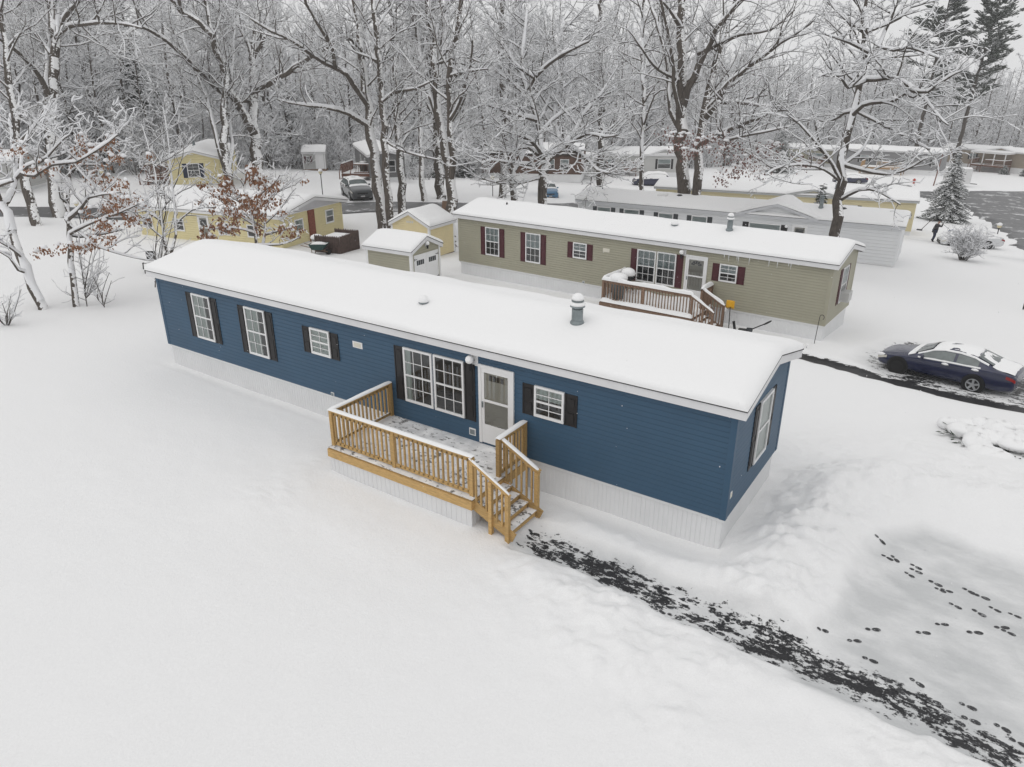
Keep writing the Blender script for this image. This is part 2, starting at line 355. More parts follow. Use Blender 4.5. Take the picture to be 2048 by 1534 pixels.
cx = (GX[:-1,:-1]+GX[1:,1:]).ravel()/2; cy = (GY[:-1,:-1]+GY[1:,1:]).ravel()/2
pth_f = PTH[:-1,:-1].ravel() > .5; drv_f = (DRV[:-1,:-1].ravel() > .5) & ~pth_f
def ground_piece(name, sel):
    F = FF[sel]; u, inv = np.unique(F, return_inverse=True)
    o = np_mesh(name, VV[u], inv.reshape(F.shape), GROUND, None, True); tag(o, kind='structure')
    for nm, arr in (('clear', CLR), ('thin', THN)):
        at_ = o.data.attributes.new(nm, 'FLOAT', 'POINT'); at_.data.foreach_set('value', arr.ravel()[u].astype(np.float32))
    return o
ground_piece('ground', ~(pth_f | drv_f)); ground_piece('path', pth_f); ground_piece('driveway', drv_f)
def road_mat():
    m, nt, b = newmat('wet_road'); L = nt.links.new
    n = noise(nt, 1.2, 6, .65, stretch=(1,1,1)); r = ramp(nt, n.outputs[0], .3, .7, (.07,.07,.072,1), (.13,.13,.133,1))
    n2 = noise(nt, .55, 7, .7); r2 = ramp(nt, n2.outputs[0], .56, .64); mx = nt.nodes.new('ShaderNodeMixRGB'); L(r2.outputs[0], mx.inputs[0]); L(r.outputs[0], mx.inputs[1]); mx.inputs[2].default_value = (.7,.7,.71,1)
    L(mx.outputs[0], b.inputs['Base Color']); b.inputs['Roughness'].default_value = .45; return m
ROADM = road_mat()
def road(pts, half, name='road'):
    P = [np.array(p, float) for p in pts]; S = []
    for a, b in zip(P[:-1], P[1:]):
        n = max(2, int(np.hypot(*(b-a))/.8)); S += [a+(b-a)*k/n for k in range(n)]
    S.append(P[-1]); S = np.array(S); T = np.gradient(S, axis=0); T /= np.linalg.norm(T, axis=1)[:,None]; N = np.c_[-T[:,1], T[:,0]]
    nv = 9; V = []
    for i, (c, nn) in enumerate(zip(S, N)):
        for k in range(nv):
            t = -1+2*k/(nv-1); w = half*(1+.10*float(fbm(i*.4+(50 if t > 0 else 0), 3.3, 3))) if abs(t) == 1 else half
            q = c+nn*t*w; V.append((q[0], q[1], float(ground_z(q[0], q[1]))+.09))
    mb = MB(); mb.grid(V, len(S), nv); return tag(mb.build(name, ROADM, smooth=True), kind='structure')
road([(-85,-14),(-63,4.5),(-55.0,13.4),(-47,20.6),(-39.2,27.6),(-35.2,32.6),(-31.5,39),(-28.8,46),(-27,60)], 1.75)
def road_poly(P, step, name='road'):
    xs = np.arange(min(p[0] for p in P)-1, max(p[0] for p in P)+1, step); ys = np.arange(min(p[1] for p in P)-1, max(p[1] for p in P)+1, step)
    X, Y = np.meshgrid(xs, ys, indexing='ij'); Z = ground_z(X, Y)+.13
    s = poly_sd(X, Y, P)+.7*fbm(X*.35, Y*.35, 3); Z = Z-.5*sstep(.15, -.35, s)
    ny = len(ys); I, J = np.meshgrid(np.arange(len(xs)-1), np.arange(ny-1), indexing='ij'); a = (I*ny+J).ravel()
    sel = (s[:-1,:-1].ravel() > -1.2); F = np.c_[a, a+ny, a+ny+1, a+1][sel]; u, inv = np.unique(F, return_inverse=True)
    V = np.c_[X.ravel(), Y.ravel(), Z.ravel()][u]
    return tag(np_mesh(name, V, inv.reshape(F.shape), ROADM, None, True), kind='structure')
road_poly([(-9,100.5),(-4,105.5),(0,110.5),(7,116),(40,125),(40,44),(9,46),(6.2,51),(4.6,58),(4.1,62),(2.7,72),(.9,80.5),(-1.6,89),(-4.6,93),(-9,97)], .7)
# footprints trodden through the slush to the asphalt
def sole(mb, x, y, a, s=1.0):
    s *= .88
    ca, sa = math.cos(a), math.sin(a)
    for cx_, rx, ry in ((.06, .085, .052), (-.095, .052, .042)):
        pts = []
        for k in range(10):
            t = 2*math.pi*k/10; u = (cx_+rx*math.cos(t))*s; v = ry*math.sin(t)*s*(1+.12*math.cos(t))
            px, py = x+u*ca-v*sa, y+u*sa+v*ca
            pts.append((px, py, float(shape_ground(np.array([px]), np.array([py]))[0][0])+.006))
        mb.poly(pts)
rng = random.Random(5); fp = MB()
def track(pts, step=.36, pair=.11, s=1.0):
    P = [np.array(p) for p in pts]; side = 1
    for a, b in zip(P[:-1], P[1:]):
        n = max(1, int(np.hypot(*(b-a))/step)); d = (b-a)/np.hypot(*(b-a)); ang = math.atan2(d[1], d[0])
        for k in range(n):
            c = a+(b-a)*k/n+np.array([-d[1], d[0]])*side*pair*rng.uniform(.6, 1.2); side = -side
            sole(fp, c[0]+rng.uniform(-.05,.05), c[1]+rng.uniform(-.04,.04), ang+rng.uniform(-.2,.2), s*rng.uniform(.8, 1.05))
track([(2.5,2.1),(3.3,1.65),(4.2,1.35),(5.2,1.0),(6.5,.7)]); track([(2.9,1.75),(3.7,1.15),(4.4,.8),(5.3,.35)]); track([(3.3,1.5),(4.4,1.3),(5.5,1.2)], .5)
track([(2.25,-1.35),(3.0,-.75),(3.6,-.25),(4.3,.3),(5.2,.75),(6,1.2)], .4); track([(2.6,-1.9),(3.5,-1.85),(4.4,-2.05),(5.6,-2.2)], .27); track([(3.0,-1.6),(4.0,-1.75),(5.3,-1.8)], .33); track([(3.6,-2.1),(4.5,-2.3),(5.5,-2.35)], .25)
track([(-3.5,-1.6),(-2.2,-1.7),(-1,-1.8),(.5,-1.95),(2.2,-2.05)], .23, .22); track([(-3.0,-2.0),(-1.8,-2.05),(0,-2.15)], .3, .15)
FOOT, _nt, _b = newmat('wet_asphalt_print'); _n = noise(_nt, 26, 5, .7); _r = ramp(_nt, _n.outputs[0], .54, .66, (.03,.03,.033,1), (.38,.39,.40,1)); _nt.links.new(_r.outputs[0], _b.inputs['Base Color']); _b.inputs['Roughness'].default_value = .6
tag(fp.build('footprints', FOOT), kind='stuff', label='dark shoe prints trodden through the slush on drive and path', cat='footprints')
# ------------------------------------------------------------ mobile homes
LAP, OUT = .036, .014                                                # how far the boards stand out, and what is fixed on them
SL = .235                                                            # roof pitch
class Home:
    def __init__(s, name, label, loc, rz, L, W, H, hs, sid, trim=None, ov=.2, rake=.22, T=.2, course=.1125, cat='mobile home', skirt=None, sl=SL, eave=.19, front_gables=(), vents=(), fine=.16, seed=1, fascia=None):
        s.L, s.W, s.H, s.hs, s.ov, s.rake, s.sl = L, W, H, hs, ov, rake, sl
        s.root = thing(name, label, cat, loc, rz); s.ze = H+eave           # top of the roof edge
        s.fascia_m = fascia or FASCIA; s.trim_m = trim or sid
        s.wall(sid, course); s.trim()
        if hs > 0: s.skirting(skirt or SKIRT)
        s.roof(); s.snow(T, fine, seed, front_gables)
        for g in front_gables: s.cross_gable(*g, sid=sid, T=T)
    def map(s, face):
        L, W = s.L, s.W
        return {'front': lambda u, v, o: (u, -o, v), 'back': lambda u, v, o: (u, W+o, v), 'right': lambda u, v, o: (o, u, v), 'left': lambda u, v, o: (-L-o, u, v)}[face]
    def fix(s, face):
        m = s.map(face); return lambda u, v, o: m(u, v, o+OUT)
    def rz_(s, y): return s.ze+s.sl*(min(y, s.W-y)+s.ov)                   # top of the roof at depth y
    def lap(s, mb, mp, u0, u1, z0, z1, course, flip, clip=None):
        n = max(1, int(round((z1-z0)/course))); c = (z1-z0)/n
        for i in range(n):                         # each board: a nearly upright face, then the ledge running in under the next lap
            zs = [z0+c*i, z0+c*i, z0+c*(i+.80), z0+c*(i+.93), z0+c*(i+1)]; os_ = [.0, LAP, LAP-.006, LAP-.014, .0]
            for k in range(4):
                a0, a1 = clip(zs[k]) if clip else (u0, u1); b0, b1 = clip(zs[k+1]) if clip else (u0, u1)
                q = [mp(a0, zs[k], os_[k]), mp(a1, zs[k], os_[k]), mp(b1, zs[k+1], os_[k+1]), mp(b0, zs[k+1], os_[k+1])]
                if flip: q.reverse()
                mb.quad(*q)
    def wall(s, m, course):
        mb = MB(); top = s.H+.06
        s.lap(mb, s.map('front'), -s.L, 0, 0, top, course, False); s.lap(mb, s.map('back'), -s.L, 0, 0, top, course, True)
        zr = s.rz_(s.W/2)-.13
        def clip(z):
            if z <= s.H+.05: return (0, s.W)
            t = min(1, (z-s.H-.05)/(zr-s.H-.05))*s.W/2; return (t, s.W-t)
        s.lap(mb, s.map('right'), 0, s.W, 0, zr, course, False, clip); s.lap(mb, s.map('left'), 0, s.W, 0, zr, course, True, clip)
        mb.build('wall', m, s.root)
    def trim(s):
        mb = MB(); w = .085; o = LAP+.006
        mb.box(-w, o, -o, .0, -.005, s.H+.03); mb.box(.0, o, .0, w, -.005, s.H+.03)
        c = mb.build('corner_trim', s.trim_m, s.root)
        for x, y, r in ((-s.L, 0, -math.pi/2), (0, s.W, math.pi/2), (-s.L, s.W, math.pi)):
            k = part_copy(c); k.parent = s.root; k.location = (x, y, 0); k.rotation_euler = (0, 0, r)
    def skirting(s, m):
        mb = MB(); hs = s.hs+.5; step = .10; d = .009
        def ribs(u0, u1, mp, flip):
            n = max(1, int((u1-u0)/step)); pts = []
            for i in range(n):
                a = u0+(u1-u0)*i/n; b = u0+(u1-u0)*(i+1)/n; pts += [(a+.006, -.03), (b-.016, -.03), (b-.008, -.03-d), (b, -.03-d)]
            for (a, oa), (b, ob) in zip(pts[:-1], pts[1:]):
                q = [mp(a, -hs, oa), mp(b, -hs, ob), mp(b, -.002, ob), mp(a, -.002, oa)]
                if flip: q.reverse()
                mb.quad(*q)
        ribs(-s.L+.03, -.03, s.map('front'), False); ribs(-s.L+.03, -.03, s.map('back'), True)
        ribs(.03, s.W-.03, s.map('right'), False); ribs(.03, s.W-.03, s.map('left'), True)
        mb.build('skirting', m, s.root)
        t = MB()
        t.box(-s.L-.004, .004, -.006, .03, -.075, -.004); t.box(-s.L-.004, .004, s.W-.03, s.W+.006, -.075, -.004)
        t.box(-.03, .004, .03, s.W-.03, -.075, -.004); t.box(-s.L-.004, -s.L+.03, .03, s.W-.03, -.075, -.004)
        t.build('skirting_rail', WHITE, s.root)
    def roof(s):
        L, W, ov, rk = s.L, s.W, s.ov, s.rake; x0, x1 = -L-rk, rk; f = MB(); ze = s.ze
        zf = s.H-.0+.0
        for y, sg in ((-ov, 1), (W+ov, -1)):
            a, b = sorted((y, y+sg*.03)); f.box(x0, x1, a, b, ze-.19, ze-.012)             # eave board
            c, d = sorted((y+sg*.03, y+sg*(ov+.0))); f.box(x0+.02, x1-.02, c, d, ze-.175, ze-.165)   # soffit
        for x, sg in ((x1, -1), (x0, 1)):                                                   # rake boards
            a, b = sorted((x, x+sg*.028))
            ys = [-ov+.03, W/2, W+ov-.03]
            for ya, yb in ((ys[0], ys[1]), (ys[1], ys[2])):
                za, zb = s.rz_(ya), s.rz_(yb)
                P = [(ya, za-.19), (yb, zb-.19), (yb, zb-.014), (ya, za-.014)]
                n = len(f.v); f.v += [(a, *p) for p in P]+[(b, *p) for p in P]
                for q in ((0,3,2,1),(4,5,6,7),(0,1,5,4),(1,2,6,5),(2,3,7,6),(3,0,4,7)): f.f.append(tuple(n+i for i in q)); f.mi.append(0)
                c, d = sorted((x+sg*.028, x+sg*(rk+.03)))
                f.quad((c, ya, za-.17), (d, ya, za-.17), (d, yb, zb-.17), (c, yb, zb-.17))
        f.build('fascia', s.fascia_m, s.root)
        r = MB()
        for ya, yb in ((-ov-.025, W/2), (W/2, W+ov+.025)):
            za, zb = s.rz_(ya), s.rz_(yb); X0, X1 = x0-.02, x1+.02
            P = [(ya, za-.012), (yb, zb-.012), (yb, zb+.012), (ya, za+.012)]; n = len(r.v)
            r.v += [(X0, *p) for p in P]+[(X1, *p) for p in P]
            for q in ((0,3,2,1),(4,5,6,7),(0,1,5,4),(1,2,6,5),(2,3,7,6),(3,0,4,7)): r.f.append(tuple(n+i for i in q)); r.mi.append(0)
        r.build('roof', SHINGLE, s.root)
    def snow(s, T, fine, seed, gables=()):
        L, W, ov, rk = s.L, s.W, s.ov, s.rake; x0, x1, y0, y1 = -L-rk-.02, rk+.02, -ov-.03, W+ov+.03
        e = [0, .015, .05, .1, .17, .26, .38]
        def axis(a, b, st):
            m = list(np.arange(a+.38, b-.38, st)); return np.array([a+t for t in e[:-1]]+m+[b-t for t in reversed(e)])
        X, Y = np.meshgrid(axis(x0, x1, fine*2), axis(y0, y1, fine), indexing='ij')
        d = np.minimum(np.minimum(X-x0, x1-X), np.minimum(Y-y0, y1-Y)); dd = np.clip(d/.34, 0, 1)
        t = T*np.sqrt(np.clip(1-(1-dd)**2, 0, 1))*(1+.22*fbm(X*.7+seed*7, Y*.9, 3)+.10*fbm(X*2.6+seed, Y*1.2, 2))
        yy = s.W/2+ov-np.sqrt((Y-W/2)**2+.10)+.16
        base = s.ze+s.sl*np.minimum(yy, np.minimum(Y, W-Y)+ov); base = np.where(d < .02, s.ze+s.sl*(np.minimum(Y, W-Y)+ov), base)
        Z = base+.014+t+np.clip(dd, 0, 1)*.012*fbm(X*2.3, Y*2.3+seed, 3)
        bul = .045*np.sin(np.pi*np.clip(d/.2, 0, 1)*.5+0)*(d < .2)*T/.2
        Y2 = Y+np.where(Y-y0 < .2, -.05*np.clip((Y-y0)/.05, 0, 1)*(1-np.clip((Y-y0)/.2, 0, 1))*T/.2, 0)+np.where(y1-Y < .2, .05*np.clip((y1-Y)/.05, 0, 1)*(1-np.clip((y1-Y)/.2, 0, 1))*T/.2, 0)
        nx, ny = X.shape; V = np.c_[X.ravel(), Y2.ravel(), Z.ravel()]
        I, J = np.meshgrid(np.arange(nx-1), np.arange(ny-1), indexing='ij'); a = (I*ny+J).ravel()
        np_mesh('roof_snow', V, np.c_[a, a+ny, a+ny+1, a+1], SNOW, s.root, True)
    def cross_gable(s, x0, x1, h, sid=None, T=.2):
        xm = (x0+x1)/2; zb = s.ze; zt = zb+h; ov = s.ov
        depth = (h/s.sl)                                                       # where the little ridge meets the big roof
        g = MB(); g.poly([(x0, -.02, zb-.2), (x1, -.02, zb-.2), (x1, -.02, zb-.1), (xm, -.02, zt-.1), (x0, -.02, zb-.1)]); g.build('gable_wall', sid, s.root)
        f = MB()
        for a, b, sg in ((x0-.2, xm, 1), (xm, x1+.2, -1)):
            za, zb2 = (zb, zt) if sg > 0 else (zt, zb)
            for o0, o1, lo, hi in ((-ov-.04, -ov-.005, -.19, -.012),):
                P = [(a, za+lo), (b, zb2+lo), (b, zb2+hi), (a, za+hi)]; n = len(f.v)
                f.v += [(p[0], o0, p[1]) for p in P]+[(p[0], o1, p[1]) for p in P]
                for q in ((0,1,2,3),(7,6,5,4),(0,4,5,1),(1,5,6,2),(2,6,7,3),(3,7,4,0)): f.f.append(tuple(n+i for i in q)); f.mi.append(0)
        f.build('gable_fascia', s.fascia_m, s.root)
        n = 14; m = 10; V = []
        for i in range(n):
            t = i/(n-1)*2-1; x = xm+t*((x1-x0)/2+.22); zz = zt-h*abs(t)*1.0; zz = zt-h*math.sqrt(t*t+.01)+.05*h
            for j in range(m):
                q = j/(m-1); y = -ov-.05+q*(depth*(1-abs(t))+.5); ed = T*math.sqrt(max(0, 1-(1-min(1, q*6))**2))
                V.append((x, y, zz+ed+.01 if j else zz-.01))
        mb = MB(); mb.grid(V, n, m); mb.build('gable_snow', SNOW, s.root, True)
    # ---- fittings
    def window(s, face, u0, u1, z0, z1, cols=3, rows=4, curtain='left', shutters=(True, True), sw=.30, shut=BLACKSH, muntin=True, fw=.05, frame=None, sill=True):
        mp = s.fix(face); W_ = frame or WHITE; f = MB(); zm = (z0+z1)/2
        f.box(u0, u0+fw, z0, z1, .0, .066, mp); f.box(u1-fw, u1, z0, z1, .0, .066, mp)
        f.box(u0+fw, u1-fw, z0, z0+fw*1.3, .0, .066, mp); f.box(u0+fw, u1-fw, z1-fw, z1, .0, .066, mp)
        f.box(u0+fw, u1-fw, zm-.022, zm+.022, .0, .057, mp)
        if muntin:
            iw = u1-u0-2*fw; th = .009
            for i in range(1, cols): u = u0+fw+iw*i/cols; f.box(u-th, u+th, z0+fw, z1-fw, .045, .054, mp)
            for half in ((z0+fw*1.3, zm-.022), (zm+.022, z1-fw)):
                for i in range(1, rows//2): z = half[0]+(half[1]-half[0])*i/(rows//2); f.box(u0+fw, u1-fw, z-th, z+th, .0455, .0535, mp)
        w = f.build('window', W_, s.root)
        p = MB(); p.quad(mp(u0+fw*.6, z0+fw*.6, .041), mp(u1-fw*.6, z0+fw*.6, .041), mp(u1-fw*.6, z1-fw*.6, .041), mp(u0+fw*.6, z1-fw*.6, .041)); p.build('pane', GLASS, w)
        b = MB(); b.quad(mp(u0+.01, z0+.01, .0265), mp(u1-.01, z0+.01, .0265), mp(u1-.01, z1-.01, .0265), mp(u0+.01, z1-.01, .0265)); b.build('dark_interior', DARK, w)
        def drape(a, c, za, zb, m):
            k = MB(); n = max(6, int((c-a)/.05)); V = []
            for i in range(n+1):
                u = a+(c-a)*i/n; o = .030+(.004 if i % 2 else 0)
                V += [mp(u, za, o), mp(u, zb, o)]
            k.grid(V, n+1, 2); k.build('curtain', m, w)
        iu0, iu1 = u0+fw*.7, u1-fw*.7
        if curtain == 'left': drape(iu0, iu0+(iu1-iu0)*.70, z0+.05, z1-.03, CURT)
        elif curtain == 'sides': drape(iu0, iu0+(iu1-iu0)*.22, z0+.05, z1-.03, CURT)
        elif curtain == 'blind': drape(iu0, iu1, zm, z1-.03, BLIND)
        elif curtain == 'full': drape(iu0, iu1, z0+.03, z1-.03, CURT)
        elif curtain == 'valance': drape(iu0, iu1, z1-(z1-z0)*.42, z1-.03, CURT)
        for k, on in enumerate(shutters):
            if not on: continue
            a, c = (u0-sw-.012, u0-.012) if k == 0 else (u1+.012, u1+sw+.012)
            h = MB(); h.box(a, c, z0-.02, z1-.015, .0, .03, mp); zmid = z0+(z1-z0)*.48
            for za, zb in ((z0+.05, zmid-.035), (zmid+.035, z1-.085)):
                h.box(a+.045, c-.045, za, zb, .03, .033, mp)
                h.box(a+.07, c-.07, za+.028, zb-.028, .033, .044, mp)
            e = .045
            h.box(a, a+e-.012, z0-.02, z1-.015, .0305, .041, mp); h.box(c-e+.012, c, z0-.02, z1-.015, .0305, .041, mp)
            h.build('shutter', shut, s.root)
        return w
    def door(s, face, u0, u1, z0, z1, lite='four', handle_left=True, inner=DOORC):
        mp = s.fix(face); f = MB(); t = .075
        f.box(u0, u0+t, z0, z1, 0, .06, mp); f.box(u1-t, u1, z0, z1, 0, .06, mp); f.box(u0+t, u1-t, z1-t, z1, 0, .06, mp)
        a, b = u0+t+.004, u1-t-.004; st = .075; kz = z0+.50; mz = z0+(z1-z0)*.56
        f.box(a, a+st, z0+.02, z1-t-.004, .0, .050, mp); f.box(b-st, b, z0+.02, z1-t-.004, .0, .050, mp)
        f.box(a+st, b-st, z0+.02, kz, .0, .048, mp); f.box(a+st, b-st, mz-.03, mz+.03, .0, .049, mp); f.box(a+st, b-st, z1-t-.1, z1-t-.004, .0, .049, mp)
        d = f.build('door', WHITE, s.root)
        p = MB(); p.quad(mp(a+st-.01, kz, .038), mp(b-st+.01, kz, .038), mp(b-st+.01, z1-t-.08, .038), mp(a+st-.01, z1-t-.08, .038)); p.build('pane', GLASS, d)
        i = MB(); i.box(a+.02, b-.02, kz-.02, z1-t-.02, .0, .030, mp); i.build('inner_door', inner, d)
        um = (a+b)/2; lt = MB()
        if lite == 'four':
            k = MB(); V = []; n = 16
            for q in range(n+1): uu = a+st+(b-a-2*st)*q/n; V += [mp(uu, mz-.02, .0315+(.004 if q % 2 else 0)), mp(uu, z1-t-.29, .0315+(.004 if q % 2 else 0))]
            k.grid(V, n+1, 2); k.build('curtain', CURTC, d)
        if lite == 'four':
            for k in range(4): u = um-.2+.105*k; lt.box(u, u+.085, z1-t-.28, z1-t-.15, .0305, .0335, mp)
        elif lite == 'fan':
            zc = z1-t-.33
            for k in range(5):
                t0 = math.pi*(k+.08)/5; t1 = math.pi*(k+.92)/5
                lt.poly([mp(um+.08*math.cos(t0), zc+.07*math.sin(t0), .0335), mp(um+.24*math.cos(t0), zc+.2*math.sin(t0), .0335), mp(um+.24*math.cos((t0+t1)/2), zc+.2*math.sin((t0+t1)/2), .0335), mp(um+.24*math.cos(t1), zc+.2*math.sin(t1), .0335), mp(um+.08*math.cos(t1), zc+.07*math.sin(t1), .0335)])
        else: lt.box(um-.25, um+.25, mz+.1, z1-t-.2, .0305, .0335, mp)
        lt.build('lite', DARK, d)
        h = MB(); hu = a+.035 if handle_left else b-.035; h.box(hu-.012, hu+.012, z0+.92, z0+1.06, .0505, .085, mp); h.build('handle', GREYMET, d)
        return d
    def porch_light(s, face, u, z, snowcap=True):
        mp = s.fix(face); b = MB(); b.box(u-.10, u+.10, z-.13, z+.13, 0, .025, mp); o = b.build('light_plate', WHITE, s.root)
        l = MB(); l.cyl(mp(u-.03, z, .025), mp(u-.03, z-.02, .12), .035, .05, 10); l.cyl(mp(u-.05, z-.02, .14), mp(u-.05, z-.22, .14), .055, .04, 8); l.build('lantern', BLACK, o)
        if snowcap:
            c = MB(); c.lathe(mp(u-.05, z-.02, .14), [(.03, -.04), (.085, 0), (.10, .05), (.085, .11), (.04, .15)], 12); c.build('snow_cap', SNOW, o, True)
    def plate(s, face, u0, u1, z0, z1, name, m=None, inner=None):
        mp = s.fix(face); b = MB(); b.box(u0, u1, z0, z1, 0, .03, mp); o = b.build(name, m or WHITE, s.root, bevel=.006)
        c = MB(); w = (u1-u0); h = z1-z0; c.box(u0+w*.14, u1-w*.14, z0+h*.16, z1-h*.16, .03, .036, mp); c.build('cover', inner or CREAMP, o)
        return o
    def chimney(s, x, y, h=.62, r=.115, cap=True):
        z = s.rz_(y); b = MB(); b.cyl((x, y, z-.1), (x, y, z+h), r, r, 16); b.lathe((x, y, z), [(r+.035, .0), (r+.035, .22), (r+.003, .26)], 16)
        o = b.build('chimney', GREYMET, s.root, False)
        c = MB(); c.cyl((x, y, z+h), (x, y, z+h+.05), r*.75, n=12); c.cyl((x, y, z+h+.05), (x, y, z+h+.09), r*1.35, r*1.2, 16); c.cyl((x, y, z+h+.09), (x, y, z+h+.17), r*.7, n=12); c.cyl((x, y, z+h+.17), (x, y, z+h+.2), r*1.1, n=16); c.build('chimney_cap', GREYMET, o)
        if cap:
            q = MB(); q.lathe((x, y, z+h+.085), [(r*1.30, 0), (r*1.36, .03), (r*1.2, .07), (r*.7, .085)], 14); q.lathe((x, y, z+h+.2), [(r*1.0, 0), (r*1.08, .04), (r*.9, .10), (r*.45, .14)], 14); q.build('snow_cap', SNOW, o, True)
    def dome_vent(s, x, y, T=.2, m=None, r=.14, snowcap=True, lift=.05):
        z = s.rz_(y)+T; b = MB(); b.lathe((x, y, z-.22), [(r*.8, 0), (r*.8, .16+lift), (r*1.05, .18+lift), (r*1.05, .22+lift), (r*.6, .27+lift)], 16); o = b.build('roof_vent', m or GREYMET, s.root)
        if snowcap:
            q = MB(); q.lathe((x, y, z+lift), [(r*1.06, -.01), (r*1.15, .03), (r*1.0, .10), (r*.6, .14)], 16); q.build('snow_cap', SNOW, o, True)
    def pipe_vent(s, x, y, h=.2, r=.04):
        z = s.rz_(y); b = MB(); b.cyl((x, y, z), (x, y, z+.2+h), r, n=8); b.build('vent_pipe', BLACK, s.root)
CREAMP = M('cream_plate', (.66,.63,.54), .5, .03, 4)
def fit_like_blue(h, shut, cur, lite, vinyl=WHITE):
    """the windows and door that the blue and the olive home have in common"""
    h.window('front', -16.61, -15.74, .57, 1.98, 3, 4, cur[0], shut=shut); h.window('front', -14.12, -13.25, .555, 1.98, 3, 4, cur[1], shut=shut)
    h.window('front', -11.41, -10.68, 1.12, 1.85, 2, 4, cur[2], shut=shut)
    h.window('front', -8.10, -7.21, .54, 1.955, 3, 4, cur[3], (True, False), shut=shut); h.window('front', -7.155, -6.265, .54, 1.965, 3, 4, cur[4], (False, True), shut=shut)
    h.window('front', -4.34, -3.60, 1.11, 1.835, 2, 4, cur[5], shut=shut)
    h.door('front', -5.84, -4.88, .05, 2.01, lite)
    h.porch_light('front', -5.96, 2.06)
blue = Home('blue_mobile_home', 'deep blue mobile home with black shutters and white skirting, nearest in the picture', (0,0,0), 0, 18.39, 3.51, 2.25, .64, BLUE, T=.2, seed=2)
fit_like_blue(blue, BLACKSH, ['left', 'left', 'full', 'sides', 'none', 'valance'], 'four')
blue.window('right', 1.42, 2.27, .56, 1.98, 3, 4, 'full', shut=BLACKSH, sw=.28, muntin=False)
blue.plate('front', -9.84, -9.50, 1.60, 1.77, 'exhaust_vent'); blue.plate('front', -10.86, -10.74, -.02, .10, 'outdoor_socket', inner=GREYMET); blue.plate('front', -6.16, -5.97, .14, .32, 'outdoor_socket', inner=GREYMET)
blue.plate('right', .08, .20, .42, .56, 'meter_tag')
blue.chimney(-4.03, 1.18, .52, .125); blue.dome_vent(-8.05, .72, .2, r=.115, lift=.06)
OL = (-1.62786, 16.5134, -.87151); ORZ = -.049075
olive = Home('olive_mobile_home', 'olive green mobile home with maroon shutters behind the blue home', OL, ORZ, 18.39, 3.51, 2.25, .68, OLIVE, T=.17, seed=5)
fit_like_blue(olive, MAROON, ['blind', 'blind', 'blind', 'blind', 'blind', 'blind'], 'fan')
olive.window('right', 1.42, 2.27, .56, 1.98, 3, 4, 'blind', shut=MAROON, sw=.28)
olive.plate('front', -9.84, -9.50, 1.60, 1.77, 'exhaust_vent', m=CREAMP); olive.plate('front', -10.86, -10.74, -.02, .10, 'outdoor_socket', inner=GREYMET)
olive.chimney(-4.6, 1.25, .55, .115); olive.dome_vent(-7.0, 1.1, .17, lift=.06); olive.pipe_vent(-16.2, 1.2, .08)
_ac = MB(); _ac.box(.03, .38, 1.55, 2.12, .62, 1.0)
for k in range(7): _ac.box(.38, .386, 1.59, 2.08, .66+k*.045, .685+k*.045)
_ac.build('air_conditioner', M('grey_white_casing', (.55,.55,.54), .5, .1, 4), olive.root, bevel=.01)
